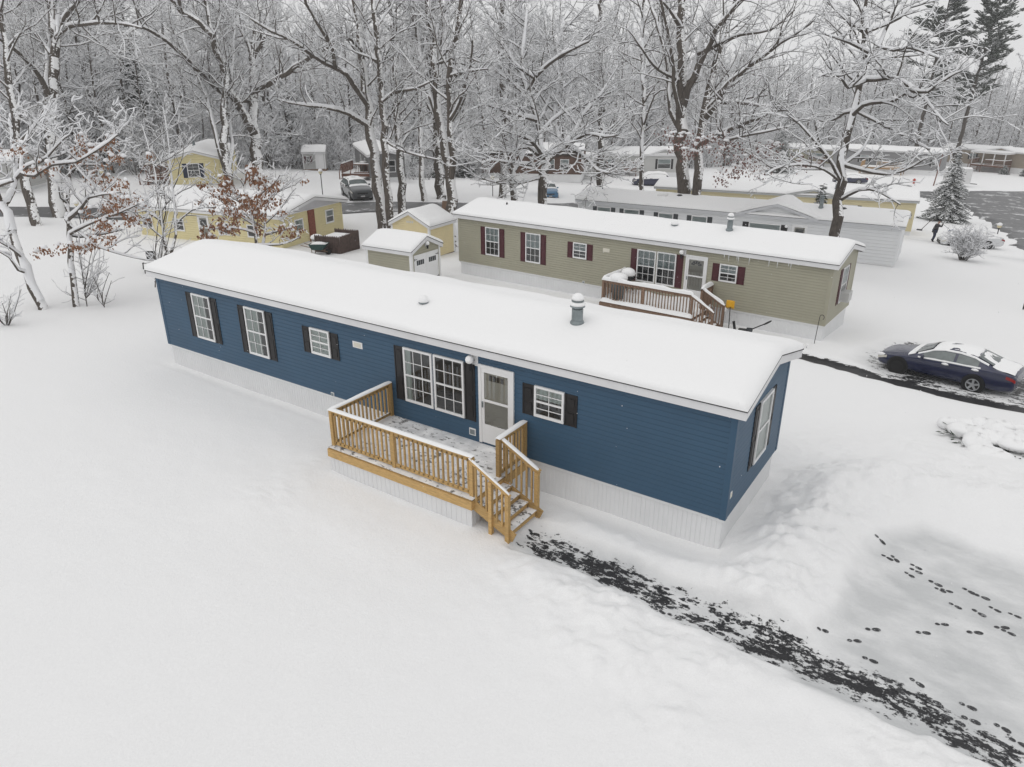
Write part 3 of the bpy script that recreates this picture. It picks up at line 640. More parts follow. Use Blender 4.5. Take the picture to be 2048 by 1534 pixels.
# ------------------------------------------------------------ decks
def rail_snow(mb, p, q, w, t, rng, cut=0.0):
    p = Vector(p); q = Vector(q); n = max(3, int((q-p).length/.12)); d = (q-p).normalized(); r = d.cross(Vector((0,0,1))).normalized(); V = []; m = 7; ph = rng.uniform(0, 50)
    for i in range(n+1):
        c = p+(q-p)*i/n; k = 1+.5*float(fbm(i*.25+ph, .3, 3)); k *= min(1, i/1.2+.35)*min(1, (n-i)/1.2+.35)
        for j in range(m):
            a = math.pi*j/(m-1); V.append(tuple(c-r*(w/2*math.cos(a)*(1.0+.1*k))+Vector((0,0,1))*(t*k*math.sin(a)**.6)))
    mb.grid(V, n+1, m)
def deck(name, label, loc, rz, m, zg, snow_t, floor_mat, skirted=True, x0=-8.66, x1=-4.5, yf=-2.18, steps=5, seed=3):
    root = thing(name, label, 'deck', loc, rz); rng = random.Random(seed); hr = .90; yo = -1.10
    fl = MB(); nb = 15; bw = (-.03-yf)/nb
    for i in range(nb): fl.box(x0, x1, yf+i*bw+.003, yf+(i+1)*bw-.003, -.035, -.0)
    fl.build('deck_floor', m, root)
    rb = MB(); rb.box(x0-.02, x1+.02, yf-.022, yf+.016, -.235, -.036); rb.box(x1-.016, x1+.022, yf+.016, -.03, -.235, -.036); rb.box(x0-.022, x0+.016, yf+.016, -.03, -.235, -.036); rb.build('rim_board', m, root)
    if skirted:
        k = MB(); st = .13
        def ribs(a, b, f):
            n = int((b-a)/st); pts = []
            for i in range(n): u = a+(b-a)*i/n; w = (b-a)/n; pts += [(u, 0), (u+w-.02, 0), (u+w-.014, -.009), (u+w-.006, -.009)]
            for (p, o), (q, o2) in zip(pts[:-1], pts[1:]): k.quad(f(p, zg-.4, o), f(q, zg-.4, o2), f(q, -.237, o2), f(p, -.237, o))
        ribs(x0+.01, x1-.01, lambda u, z, o: (u, yf+.03-o, z)); ribs(yf+.03, -.05, lambda u, z, o: (x1-.03+o, u, z)); ribs(yf+.03, -.05, lambda u, z, o: (x0+.03-o, u, z))
        k.build('deck_skirting', SKIRT, root)
    else:
        k = MB()
        for x in (x0+.06, (x0+x1)/2, x1-.06): k.box(x-.045, x+.045, yf+.05, yf+.14, zg-.3, -.04)
        k.build('deck_leg', m, root)
    pm = MB(); pm.box(-.045, .045, -.045, .045, -.01, hr); post0 = pm.build('post', m, root, bevel=.004); spots = [(x0+.06, yf+.14), ((x0+x1)/2-.12, yf+.14), (x1-.07, yf+.14), (x0+.06, -.09), (x1-.07, yo), (x1-.07, -.09)]
    for i, (x, y) in enumerate(spots):
        o = post0 if i == 0 else part_copy(post0); o.parent = root; o.location = (x, y, 0)
    bmesh_ = MB(); bmesh_.box(-.018, .018, -.018, .018, .07, hr-.03); bal0 = bmesh_.build('baluster', m, root); first = [True]
    def bal(x, y, z=0):
        o = bal0 if first[0] else part_copy(bal0); first[0] = False; o.parent = root; o.location = (x, y, z)
    A = (x0+.06, yf+.14); B = (x1-.07, yf+.14); Cc = (x0+.06, -.09); D = (x1-.07, yo); E_ = (x1-.07, -.09)
    def rail(p, q, nb):
        t = MB(); t.bar((p[0], p[1], hr-.055), (q[0], q[1], hr-.055), .036, .085); t.build('rail', m, root)
        t = MB(); t.bar((p[0], p[1], hr+.012), (q[0], q[1], hr+.012), .125, .028); t.build('rail_cap', m, root)
        t = MB(); t.bar((p[0], p[1], .085), (q[0], q[1], .085), .036, .08); t.build('rail', m, root)
        for i in range(nb):
            u = (i+.7)/(nb+.4); px, py = p[0]+(q[0]-p[0])*u, p[1]+(q[1]-p[1])*u
            if min(math.hypot(px-a, py-b) for a, b in spots) > .07: bal(px+(.0 if p[0] == q[0] else 0), py)
    rail(A, B, 30); rail(Cc, A, 15); rail(E_, D, 8)
    # stairs down to the right
    rise = -zg/(steps); run = .212; sx = x1+.022; y_a, y_b = yf+.12, yo+.03
    for k in range(1, steps):
        z = -rise*k; x = sx+run*(k-1)
        t = MB(); t.box(x, x+run+.02, y_a, y_b, z-.036, z); t.build('tread', m, root)
        t = MB(); t.box(x+run-.03, x+run-.005, y_a+.03, y_b-.03, z-rise+.002, z-.037); t.build('riser', m, root)
    for y in (y_a-.02, y_b+.02):
        t = MB(); t.bar((sx-.02, y, -.16), (sx+run*(steps-1)+.12, y, zg+.04), .036, .22); t.build('stringer', m, root)
    xe = sx+run*(steps-1)-.02; ze = -rise*(steps-1)
    for (ya, ytop) in ((y_a-.05, yf+.14), (y_b+.05, yo)):
        t = MB(); t.box(xe-.045, xe+.045, ya-.045, ya+.045, zg-.1, ze+hr-.02); t.build('post', m, root, bevel=.004)
        t = MB(); t.bar((x1-.05, ya, hr-.03), (xe+.06, ya, ze+hr-.04), .036, .085); t.build('rail', m, root)
        if ya < yo-.2: t = MB(); t.box(x1+.40, x1+.48, ya-.045, ya+.045, zg-.1, hr-.36); t.build('post', m, root, bevel=.004)
        if ya > yo-.2:
            t = MB(); t.bar((x1-.08, ya, hr+.02), (xe+.07, ya, ze+hr+.02), .11, .028); t.build('rail_cap', m, root)
        for k in range(1, 7):
            u = k/7.0; bal(x1-.05+(xe-x1+.05)*u, ya-.0, (ze)*u-.03)
        sm = MB(); rail_snow(sm, (x1-.08, ya, hr+.035 if ya > yo-.2 else hr+.012), (xe+.05, ya, ze+hr+.035 if ya > yo-.2 else ze+hr+.005), .1 if ya > yo-.2 else .05, snow_t*.7, rng); sm.build('rail_snow', SNOW, root, True)
    sm = MB(); tz = hr+.027
    rail_snow(sm, (A[0]-.06, A[1], tz), (B[0]+.05, B[1], tz), .125, snow_t, rng); rail_snow(sm, (Cc[0], Cc[1]+.03, tz), (A[0], A[1]-.05, tz), .125, snow_t*1.1, rng); rail_snow(sm, (E_[0], E_[1]+.03, tz), (D[0], D[1]-.05, tz), .125, snow_t*1.1, rng)
    rail_snow(sm, (Cc[0]+.0, Cc[1]-.1, .125), (A[0], A[1]+.1, .125), .05, snow_t*.6, rng)
    sm.build('rail_snow', SNOW, root, True)
    X, Y = np.meshgrid(np.linspace(x0-.005, x1+.03, 56), np.linspace(yf-.01, -.03, 30), indexing='ij')
    d = np.minimum(np.minimum(X-X.min(), X.max()-X), np.minimum(Y-Y.min(), Y.max()-Y)); tt = snow_t*.35 if skirted else snow_t*.9
    Z = .006+tt*np.clip(d/.05, 0, 1)**.5*(.75+.8*np.clip(fbm(X*1.2, Y*1.2, 4)+.35, 0, 1.5))
    V = np.c_[X.ravel(), Y.ravel(), Z.ravel()]; I, J = np.meshgrid(np.arange(55), np.arange(29), indexing='ij'); a = (I*30+J).ravel()
    np_mesh('deck_snow', V, np.c_[a, a+30, a+31, a+1], floor_mat, root, True)
    for k in range(1, steps):
        z = -rise*k; x = sx+run*(k-1); X, Y = np.meshgrid(np.linspace(x, x+run+.02, 8), np.linspace(y_a, y_b, 20), indexing='ij'); d = np.minimum(np.minimum(X-X.min(), X.max()-X), np.minimum(Y-Y.min(), Y.max()-Y))
        Z = z+.004+snow_t*.35*np.clip(d/.03, 0, 1)**.5*(.8+.8*fbm(X*3, Y*3+k, 3)); V = np.c_[X.ravel(), Y.ravel(), Z.ravel()]; I, J = np.meshgrid(np.arange(7), np.arange(19), indexing='ij'); a = (I*20+J).ravel()
        np_mesh('tread_snow', V, np.c_[a, a+20, a+21, a+1], floor_mat, root, True)
    return root
def trodden_mat(name, wet, cut=.60):
    m, nt, b = newmat(name); L = nt.links.new; b.inputs['Roughness'].default_value = .7
    n = noise(nt, 1.0, 6, .66, stretch=(5.5, 8, 4)); n2 = noise(nt, .9, 3, .5)
    ma = nt.nodes.new('ShaderNodeMath'); ma.operation = 'MULTIPLY_ADD'; ma.inputs[1].default_value = .45; L(n2.outputs[0], ma.inputs[0]); L(n.outputs[0], ma.inputs[2])
    r = ramp(nt, ma.outputs[0], cut+.18, cut+.24); n3 = noise(nt, 3, 5, .6); r3 = ramp(nt, n3.outputs[0], .35, .8, c4(SNOWC), (.48,.485,.50,1))
    mx = nt.nodes.new('ShaderNodeMixRGB'); L(r.outputs[0], mx.inputs[0]); L(r3.outputs[0], mx.inputs[1]); mx.inputs[2].default_value = c4(wet); L(mx.outputs[0], b.inputs['Base Color'])
    bump(nt, b, n.outputs[0], .3, .02); return m
TROD = trodden_mat('trodden_deck_snow', (.15,.145,.14), .605)
deck('wooden_deck', 'new honey coloured pine deck with stairs on the front of the blue home', (0,0,0), 0, PINE, -.64, .036, TROD)
deck('wooden_deck', 'old weathered deck with thick snow on its rails in front of the olive home', OL, ORZ, OLDWOOD, -.66, .15, SNOW, skirted=False, seed=8)
# ------------------------------------------------------------ the other homes and sheds
R_ = math.radians
def quick_windows(h, specs, shut, frame=None):
    for s_ in specs:
        face, u0, u1, z0, z1 = s_[:5]; sh = s_[5] if len(s_) > 5 else (True, True)
        h.window(face, u0, u1, z0, z1, 2, 2, 'blind', sh, .32, shut, False, .06, frame)
white = Home('white_mobile_home', 'long white mobile home with a low front gable behind the olive home', (-1.79, 37.3, -2.68), R_(3.4), 21.5, 4.1, 2.2, .45, WHITESID, T=.16, fine=.25, seed=9, front_gables=[(-9.7, -4.9, .8)], course=.2, fascia=M('grey_white_eave', (.55,.56,.58), .5, .05, 1))
quick_windows(white, [('front', -21.6+1.6, -20.0+1.1, 1.0, 2.0), ('front', -17.9, -16.7, 1.0, 2.0), ('front', -15.3, -14.2, .95, 1.95), ('front', -12.9, -11.8, .95, 1.95)], M('charcoal_shutter', (.05,.055,.06), .5, .1, 3))
white.window('front', -9.0, -6.95, .75, 1.85, 3, 2, 'blind', (True, True), .4, BLACKSH, False, .06); white.door('front', -6.25, -5.3, .0, 1.95, 'big')
white.porch_light('front', -6.55, 1.75); white.chimney(-4.9, 1.3, .75, .12, False); white.dome_vent(-14.4, 1.6, .12, BLACK, .2, False); white.dome_vent(-3.6, 1.5, .12, BLACK, .22, False); white.pipe_vent(-20.4, 1.7, .1)
_h = MB(); _h.box(-15.9, -15.2, 1.1, 1.7, white.rz_(1.4)+.0, white.rz_(1.4)+.24); _h.build('roof_hatch', WHITE, white.root, bevel=.03)
cream = Home('cream_mobile_home', 'cream yellow mobile home just behind the long white home', (-3.2, 57.8, -4.05), R_(9.5), 22.0, 4.1, 2.35, .4, CREAM, T=.17, fine=.3, seed=11, front_gables=[(-10.2, -5.9, .55)], course=.2, fascia=M('grey_eave', (.42,.43,.43), .5, .05, 1))
quick_windows(cream, [('front', -19, -17.9, .9, 1.9), ('front', -15.5, -14.5, .9, 1.9), ('front', -5.5, -4.4, .9, 1.9)], BLACKSH); cream.chimney(-6.3, 1.2, .5, .14, True)
yhome = Home('yellow_mobile_home', 'pale yellow home with a brick chimney strip on its gable end, behind the blue roof', (-33.3, 16.7, -1.72), R_(12), 11.4, 6.5, 1.85, .35, YELLOW, T=.2, fine=.3, seed=13, course=.15, sl=.19, ov=.35, rake=.35)
BRICK = M('red_brick', (.22,.075,.05), .85, .3, 9)
_b = MB(); _b.box(.03, .13, 2.75, 3.35, -.3, 1.92)
for k in range(9): _b.box(.13, .137, 2.78, 3.32, -.25+k*.24, -.06+k*.24)
_b.build('brick_chimney', BRICK, yhome.root)
_b = MB(); _b.box(.03, .07, .1, 6.4, 1.93, 1.97); _b.build('gable_trim', FASCIA, yhome.root)
_b = MB(); _b.poly([(.045, .1, 1.97), (.045, 6.4, 1.97), (.045, 3.25, 2.62)]); _b.build('gable_panel', M('pale_grey_panel', (.55,.55,.57), .6, .05, 2), yhome.root)
yhome.window('right', 1.35, 2.2, .75, 1.55, 1, 2, 'full', (False, False), muntin=False, fw=.08); yhome.window('right', 4.6, 5.5, .75, 1.65, 1, 2, 'blind', (False, False), muntin=False, fw=.08)
for u in (-1.6, -3.9, -7.6, -10.3): yhome.window('front', u-.9, u, .55, 1.35, 2, 2, 'none', (False, False), muntin=False, fw=.07)
yhome.door('front', -6.4, -5.5, -.1, 1.7, 'big'); yhome.pipe_vent(-4.6, .9, .08); yhome.dome_vent(-6.3, 2.9, .2, BLACK, .3, True)
def gable_home(name, label, loc, rz, width, length, H, hs, sid, **k): return Home(name, label, loc, rz, length, width, H, hs, sid, **k)
# local x runs from the gable end (x = 0) back along -x; rotated so that the right-hand gable faces the viewer
yfar = gable_home('small_yellow_home', 'small pale yellow home with navy shutters, gable end to the road by the wood', (-57.6, 25.0, -.5), R_(-42), 4.3, 12, 1.95, .85, YELLOW, T=.18, fine=.3, seed=15, course=.2, sl=.28)
yfar.window('right', 1.5, 2.5, .55, 1.75, 2, 4, 'none', (True, True), .36, NAVY, True, .06); yfar.chimney(-5.0, 1.6, .5, .12, False); yfar.pipe_vent(-7.5, 1.3, .1)
yfar.window('back', -2.3, -1.6, .6, 1.7, 2, 2, 'none', (True, True), .3, NAVY, False); yfar.window('back', -4.8, -4.1, .6, 1.7, 2, 2, 'none', (True, True), .3, NAVY, False)
dgrey = gable_home('dark_grey_home', 'dark grey home among the tree trunks behind the parked grey estate car', (-50.7, 42.3, -1.25), R_(-39), 3.5, 14, 2.0, .5, GREYD, T=.18, fine=.3, seed=17, course=.2)
dgrey.window('right', 1.9, 2.6, .5, 1.7, 1, 2, 'none', (False, False), muntin=False)
quick_windows(dgrey, [('front', -4, -3.2, .7, 1.6, (False, False)), ('front', -8, -7.2, .7, 1.6, (False, False))], BLACKSH)
gh = Home('grey_gabled_home', 'light grey home with two front gables and black shutters at the edge of the wood', (-37.6, 91.6, -4.6), R_(33), 13.5, 5, 2.3, .7, GREYL, T=.17, fine=.4, seed=19, course=.25, sl=.3, front_gables=[(-4.2, -.1, .85), (-13.2, -9.2, .7)])
quick_windows(gh, [('front', -3.1, -1.2, .5, 1.9), ('front', -10.5, -9.7, .5, 1.9), ('front', -12.9, -12.2, .5, 1.9)], BLACKSH); gh.door('front', -8.3, -7.4, 0, 2.0, 'big')
gh2 = Home('plain_grey_home', 'plain grey home half hidden behind a cluster of thin trunks right of the log home', (-42.2, 76, -4.0), R_(28), 7, 4.5, 2.2, .5, GREYL, T=.17, fine=.4, seed=20, course=.25)
quick_windows(gh2, [('front', -6.0, -5.2, .9, 1.8)], BLACKSH)
log = Home('log_home', 'brown log home with a dark roof edge behind the snowy maple', (-41.6, 69.6, -3.0), R_(24), 12.5, 6, 2.25, .5, LOG, T=.18, fine=.4, seed=21, course=.2, sl=.3, fascia=M('dark_brown_eave', (.03,.024,.02), .6, .2, 2), front_gables=[(-5.2, .0, .7)])
quick_windows(log, [('front', -2.6, -1.5, .5, 1.8, (False, False)), ('front', -4.3, -3.3, .5, 1.8, (False, False)), ('front', -9.5, -8.4, .6, 1.7, (False, False))], BLACKSH)
lgrey = Home('far_left_grey_home', 'light grey home at the left edge seen between the leaning trunks', (-63.2, 15.4, -.2), R_(40), 12, 4.2, 2.0, .6, GREYL, T=.18, fine=.4, seed=22, course=.2)
quick_windows(lgrey, [('front', -8.6, -7.0, .7, 1.6, (False, False))], BLACKSH)
olfar = Home('distant_olive_home', 'distant olive green home with black shutters right of the snowy spruce', (-22.6, 139.5, -6.9), R_(-2), 14, 4.5, 2.3, .6, OLIVE, T=.18, fine=.5, seed=23, course=.3)
quick_windows(olfar, [('front', -11.0, -9.9, .8, 1.8), ('front', -7.6, -5.4, .7, 1.8), ('front', -3.0, -1.9, .8, 1.8)], BLACKSH)
gfar = Home('distant_grey_home', 'distant mid grey home with an orange timber deck, left of the tan home', (-7.5, 133, -6.5), R_(-2), 17.5, 4.5, 2.7, .6, GREYM, T=.18, fine=.5, seed=24, course=.3)
quick_windows(gfar, [('front', -13.0, -11.5, .8, 2.0), ('front', -1.6, -.8, .8, 1.8, (True, False))], BLACKSH); gfar.door('front', -10.2, -9.3, 0, 2.0, 'big')
tan = Home('tan_home', 'tan brown home with a covered porch at the right edge before the wood', (18.0, 148.5, -7.4), R_(-25), 31, 4.6, 2.5, .6, TAN, T=.2, fine=.5, seed=25, course=.3, front_gables=[(-22.5, -17.5, .7)])
quick_windows(tan, [('front', -25.5, -24.4, .9, 2.0), ('front', -28.5, -27.4, .9, 2.0)], BLACKSH)
# sheds
def shed(name, label, loc, rz, L, W, H, sid, doors=None, peak_sl=.45, course=.12, seed=31, trimw=WHITE, floor=.1):
    h = Home(name, label, loc, rz, L, W, H, 0, sid, trimw, ov=.14, rake=.14, T=.17, course=course, cat='shed', sl=peak_sl, eave=.12, fine=.12, seed=seed)
    b = MB(); b.box(-L+.03, -.03, .03, W-.03, -.5, -.006); b.build('shed_base', OLDWOOD, h.root); return h
oshed = shed('olive_shed', 'olive shed with white double doors behind the blue roof', (-19.35, 12.9, -1.22), R_(2), 2.75, 2.15, 1.62, OLIVE, seed=32)
mp = oshed.fix('right')
def shed_door(h, u0, u1, z0, z1, left):
    d = MB(); d.box(u0, u1, z0, z1, .0, .03, mp); e = .07
    d.box(u0, u0+e, z0, z1, .03, .042, mp); d.box(u1-e, u1, z0, z1, .03, .042, mp); d.box(u0+e, u1-e, z0, z0+e, .03, .042, mp); d.box(u0+e, u1-e, z1-e, z1, .03, .042, mp); d.box(u0+e, u1-e, (z0+z1)/2-.04, (z0+z1)/2+.04, .03, .042, mp)
    o = d.build('door', WHITE, h.root); w = MB(); n = 4; a, b = u0+.17, u1-.17
    for k in range(n): w.box(a+(b-a)*k/n+.012, a+(b-a)*(k+1)/n-.012, z1-.50, z1-.27, .0305, .036, mp)
    w.build('pane', M('shed_window', (.04,.045,.05), .2, .3, 6), o)
    hg = MB(); s_ = 1 if left else -1; x = u0 if left else u1
    for z in (z0+.18, z1-.2): a_, b_ = sorted((x, x+s_*.2)); hg.box(a_, b_, z-.012, z+.012, .0425, .05, mp); hg.box(min(x, x+s_*.03), max(x, x+s_*.03), z-.06, z+.06, .0425, .049, mp)
    hg.build('hinge', BLACK, o)
shed_door(oshed, .16, 1.07, .02, 1.5, True); shed_door(oshed, 1.08, 1.99, .02, 1.5, False); oshed.porch_light('right', 1.12, 1.92)
yshed = shed('yellow_shed', 'yellow shed with white corner boards standing behind the olive shed', (-27.0, 19.85, -1.85), R_(-85), 2.55, 2.7, 1.80, YSHED, seed=34, peak_sl=.5)
_t = MB(); mpy = yshed.map('right')
for k in range(4): _t.box(1.14+k*.13, 1.22+k*.13, 2.0, 2.12, .02, .05, mpy)
_t.build('gable_vent', M('pale_vent', (.6,.6,.58), .6, .05, 3), yshed.root)
fshed = shed('small_grey_shed', 'small grey shed with purple shutters and a white door, far back in the wood edge', (-66.6, 50.9, -2.1), R_(40), 2.6, 2.4, 1.85, GREYL, seed=36, peak_sl=.5)
fshed.window('front', -2.2, -1.75, .75, 1.5, 2, 2, 'none', (True, True), .25, MAROON, False); _d = MB(); _d.box(-1.15, -.15, .05, 1.75, .0, .05, fshed.map('front')); _d.build('door', WHITE, fshed.root)
# ------------------------------------------------------------ simple decks and porches of the far homes
def small_deck(name, label, loc, rz, w, d, h, m, stairs='front', snow=.12, items=True):
    r = thing(name, label, 'deck', loc, rz); b = MB(); b.box(0, w, 0, d, h-.05, h); b.build('deck_floor', m, r)
    b = MB(); b.box(0, w, -.03, 0, h-.25, h-.051); b.box(0, w, d, d+.03, h-.25, h-.051); b.box(-.03, 0, 0, d, h-.25, h-.051); b.box(w, w+.03, 0, d, h-.25, h-.051); b.build('rim_board', m, r)
    p = MB(); p.box(-.05, .05, -.05, .05, -h-.5, .95); p0 = p.build('post', m, r)
    sp = [(.05, .05), (w-.05, .05), (.05, d-.05), (w-.05, d-.05)]
    for i, (x, y) in enumerate(sp):
        o = p0 if not i else part_copy(p0); o.parent = r; o.location = (x, y, h)
    sides = [((.05, .05), (.05, d-.05)), ((w-.05, .05), (w-.05, d-.05)), ((w*.42, .05), (w-.05, .05))]
    for a, c in sides:
        b = MB(); b.bar((*a, h+.92), (*c, h+.92), .06, .09); b.bar((*a, h+.12), (*c, h+.12), .05, .08); n = int(math.hypot(c[0]-a[0], c[1]-a[1])/.16)
        for k in range(1, n): b.box(a[0]+(c[0]-a[0])*k/n-.018, a[0]+(c[0]-a[0])*k/n+.018, a[1]+(c[1]-a[1])*k/n-.018, a[1]+(c[1]-a[1])*k/n+.018, h+.1, h+.9)
        b.build('railing', m, r)
    b = MB()
    for k in range(1, 4): b.box(.08, w*.4, -.28*k, -.28*(k-1)-.01, h-h*k/4-.05, h-h*k/4)
    b.build('steps', m, r)
    b = MB(); b.bar((.06, .0, h+.92), (.06, -.85, .95), .05, .08); b.bar((w*.4, .0, h+.92), (w*.4, -.85, .95), .05, .08); b.box(.02, .1, -.9, -.82, -.3, .95); b.box(w*.4-.04, w*.4+.04, -.9, -.82, -.3, .95); b.build('stair_railing', m, r)
    rng = random.Random(int(w*100)); q = MB()
    for a, c in sides: rail_snow(q, (*a, h+.965), (*c, h+.965), .11, snow, rng)
    q.build('rail_snow', SNOW, r, True); q = MB(); q.box(.03, w-.03, .03, d-.03, h+.002, h+snow*.8); q.build('deck_snow', SNOW, r, bevel=.04); return r
small_deck('side_deck', 'snowy brown timber deck on the left side of the small yellow home', (-60.6, 24.6, -.75), R_(14), 2.4, 2.6, .8, REDWOOD)
small_deck('side_deck', 'red brown deck with bins on it beside the dark grey home', (-53.6, 41.2, -1.6), R_(28), 3.0, 3.6, .7, REDWOOD)
small_deck('front_deck', 'red brown deck with snowy stairs in front of the light grey gabled home', (-45.6, 84.6, -5.0), R_(33), 4.2, 2.2, 1.0, REDWOOD)
small_deck('front_deck', 'orange timber deck in front of the distant grey home', (-19.5, 129.6, -7.1), R_(-2), 6.5, 2.6, 1.0, ORANGEWOOD)
small_deck('front_deck', 'dark timber deck under the window of the distant olive home', (-31.5, 136.6, -7.5), R_(-2), 4.0, 2.4, .9, REDWOOD)
_p = small_deck('covered_porch', 'covered porch with white posts and dark rails on the tan home', (-4.6, 156.0, -8.0), R_(-25), 6.0, 2.6, .9, REDWOOD)
_b = MB()
for x in (.06, 2.0, 4.0, 5.94): _b.box(x-.07, x+.07, 0, .14, .9, 3.0)
_b.build('porch_post', WHITE, _p); _b = MB(); _b.box(-.3, 6.3, -.3, 2.6, 3.0, 3.2); _b.build('porch_roof', WHITE, _p); _b = MB(); _b.box(-.28, 6.28, -.28, 2.58, 3.203, 3.42); _b.build('roof_snow', SNOW, _p, bevel=.1)
# ------------------------------------------------------------ bare trees loaded with snow
BARK = snowy('grey_brown_bark', (.105,.091,.080), thr=.78, soft=.14, nscale=7, namt=1.1, wind=(.34,.20,-.1), vs=3.5, var=.4, stretch=(3,3,.6))
BARKD = snowy('dark_wet_bark', (.085,.074,.065), thr=.84, soft=.12, nscale=8, namt=1.0, wind=(.30,.18,-.15), vs=3.5, var=.4, stretch=(3,3,.6))
TWIG = M('dark_twig', (.085,.074,.066), .9, .3, 2)
TSNOW = M('branch_snow', (.84,.845,.86), .85, .0, spec=.1)
LEAF = snowy('brown_oak_leaf', (.26,.135,.08), thr=.80, soft=.2, nscale=5, namt=.5, var=.4, vs=5)
LEAFP = snowy('russet_leaf', (.20,.115,.10), thr=.75, soft=.2, nscale=5, namt=.5, var=.4, vs=5)
class Segs:
    """tubes as polylines with a radius per node; built as one mesh with numpy"""
    def __init__(s): s.a = []; s.b = []; s.ra = []; s.rb = []; s.da = []; s.db = []; s.ref = []
    def line(s, P, Rr):
        n = len(P); D = []
        for i in range(n):
            p = P[max(0, i-1)]; q = P[min(n-1, i+1)]; d = (q[0]-p[0], q[1]-p[1], q[2]-p[2]); l = math.sqrt(d[0]*d[0]+d[1]*d[1]+d[2]*d[2]) or 1; D.append((d[0]/l, d[1]/l, d[2]/l))
        o = (P[-1][0]-P[0][0], P[-1][1]-P[0][1], P[-1][2]-P[0][2]); k = min(range(3), key=lambda i: abs(o[i])); ref = tuple(1.0 if i == k else 0.0 for i in range(3))
        for i in range(n-1):
            s.a.append(P[i]); s.b.append(P[i+1]); s.ra.append(Rr[i]); s.rb.append(Rr[i+1]); s.da.append(D[i]); s.db.append(D[i+1]); s.ref.append(ref)
    def arrays(s, sides):
        a, b, da, db, rf = (np.array(x, float).reshape(-1, 3) for x in (s.a, s.b, s.da, s.db, s.ref)); ra, rb = np.array(s.ra), np.array(s.rb)
        def ring(c, d, r):
            u = np.cross(d, rf); u /= np.linalg.norm(u, axis=1)[:,None]+1e-9; w = np.cross(d, u)
            t = 2*np.pi*np.arange(sides)/sides
            return c[:,None,:]+r[:,None,None]*(u[:,None,:]*np.cos(t)[None,:,None]+w[:,None,:]*np.sin(t)[None,:,None])
        V = np.concatenate([ring(a, da, ra), ring(b, db, rb)], axis=1)          # n, 2*sides, 3
        n = len(a); k = np.arange(sides); f = np.stack([k, (k+1) % sides, sides+(k+1) % sides, sides+k], 1)
        F = (np.arange(n)*2*sides)[:,None,None]+f[None]
        return V.reshape(-1, 3), F.reshape(-1, 4)
def vadd(a, b, k=1.0): return (a[0]+b[0]*k, a[1]+b[1]*k, a[2]+b[2]*k)
def vnorm(a):
    l = math.sqrt(a[0]*a[0]+a[1]*a[1]+a[2]*a[2]) or 1; return (a[0]/l, a[1]/l, a[2]/l)
def vdist(a, b): return math.sqrt((a[0]-b[0])**2+(a[1]-b[1])**2+(a[2]-b[2])**2)
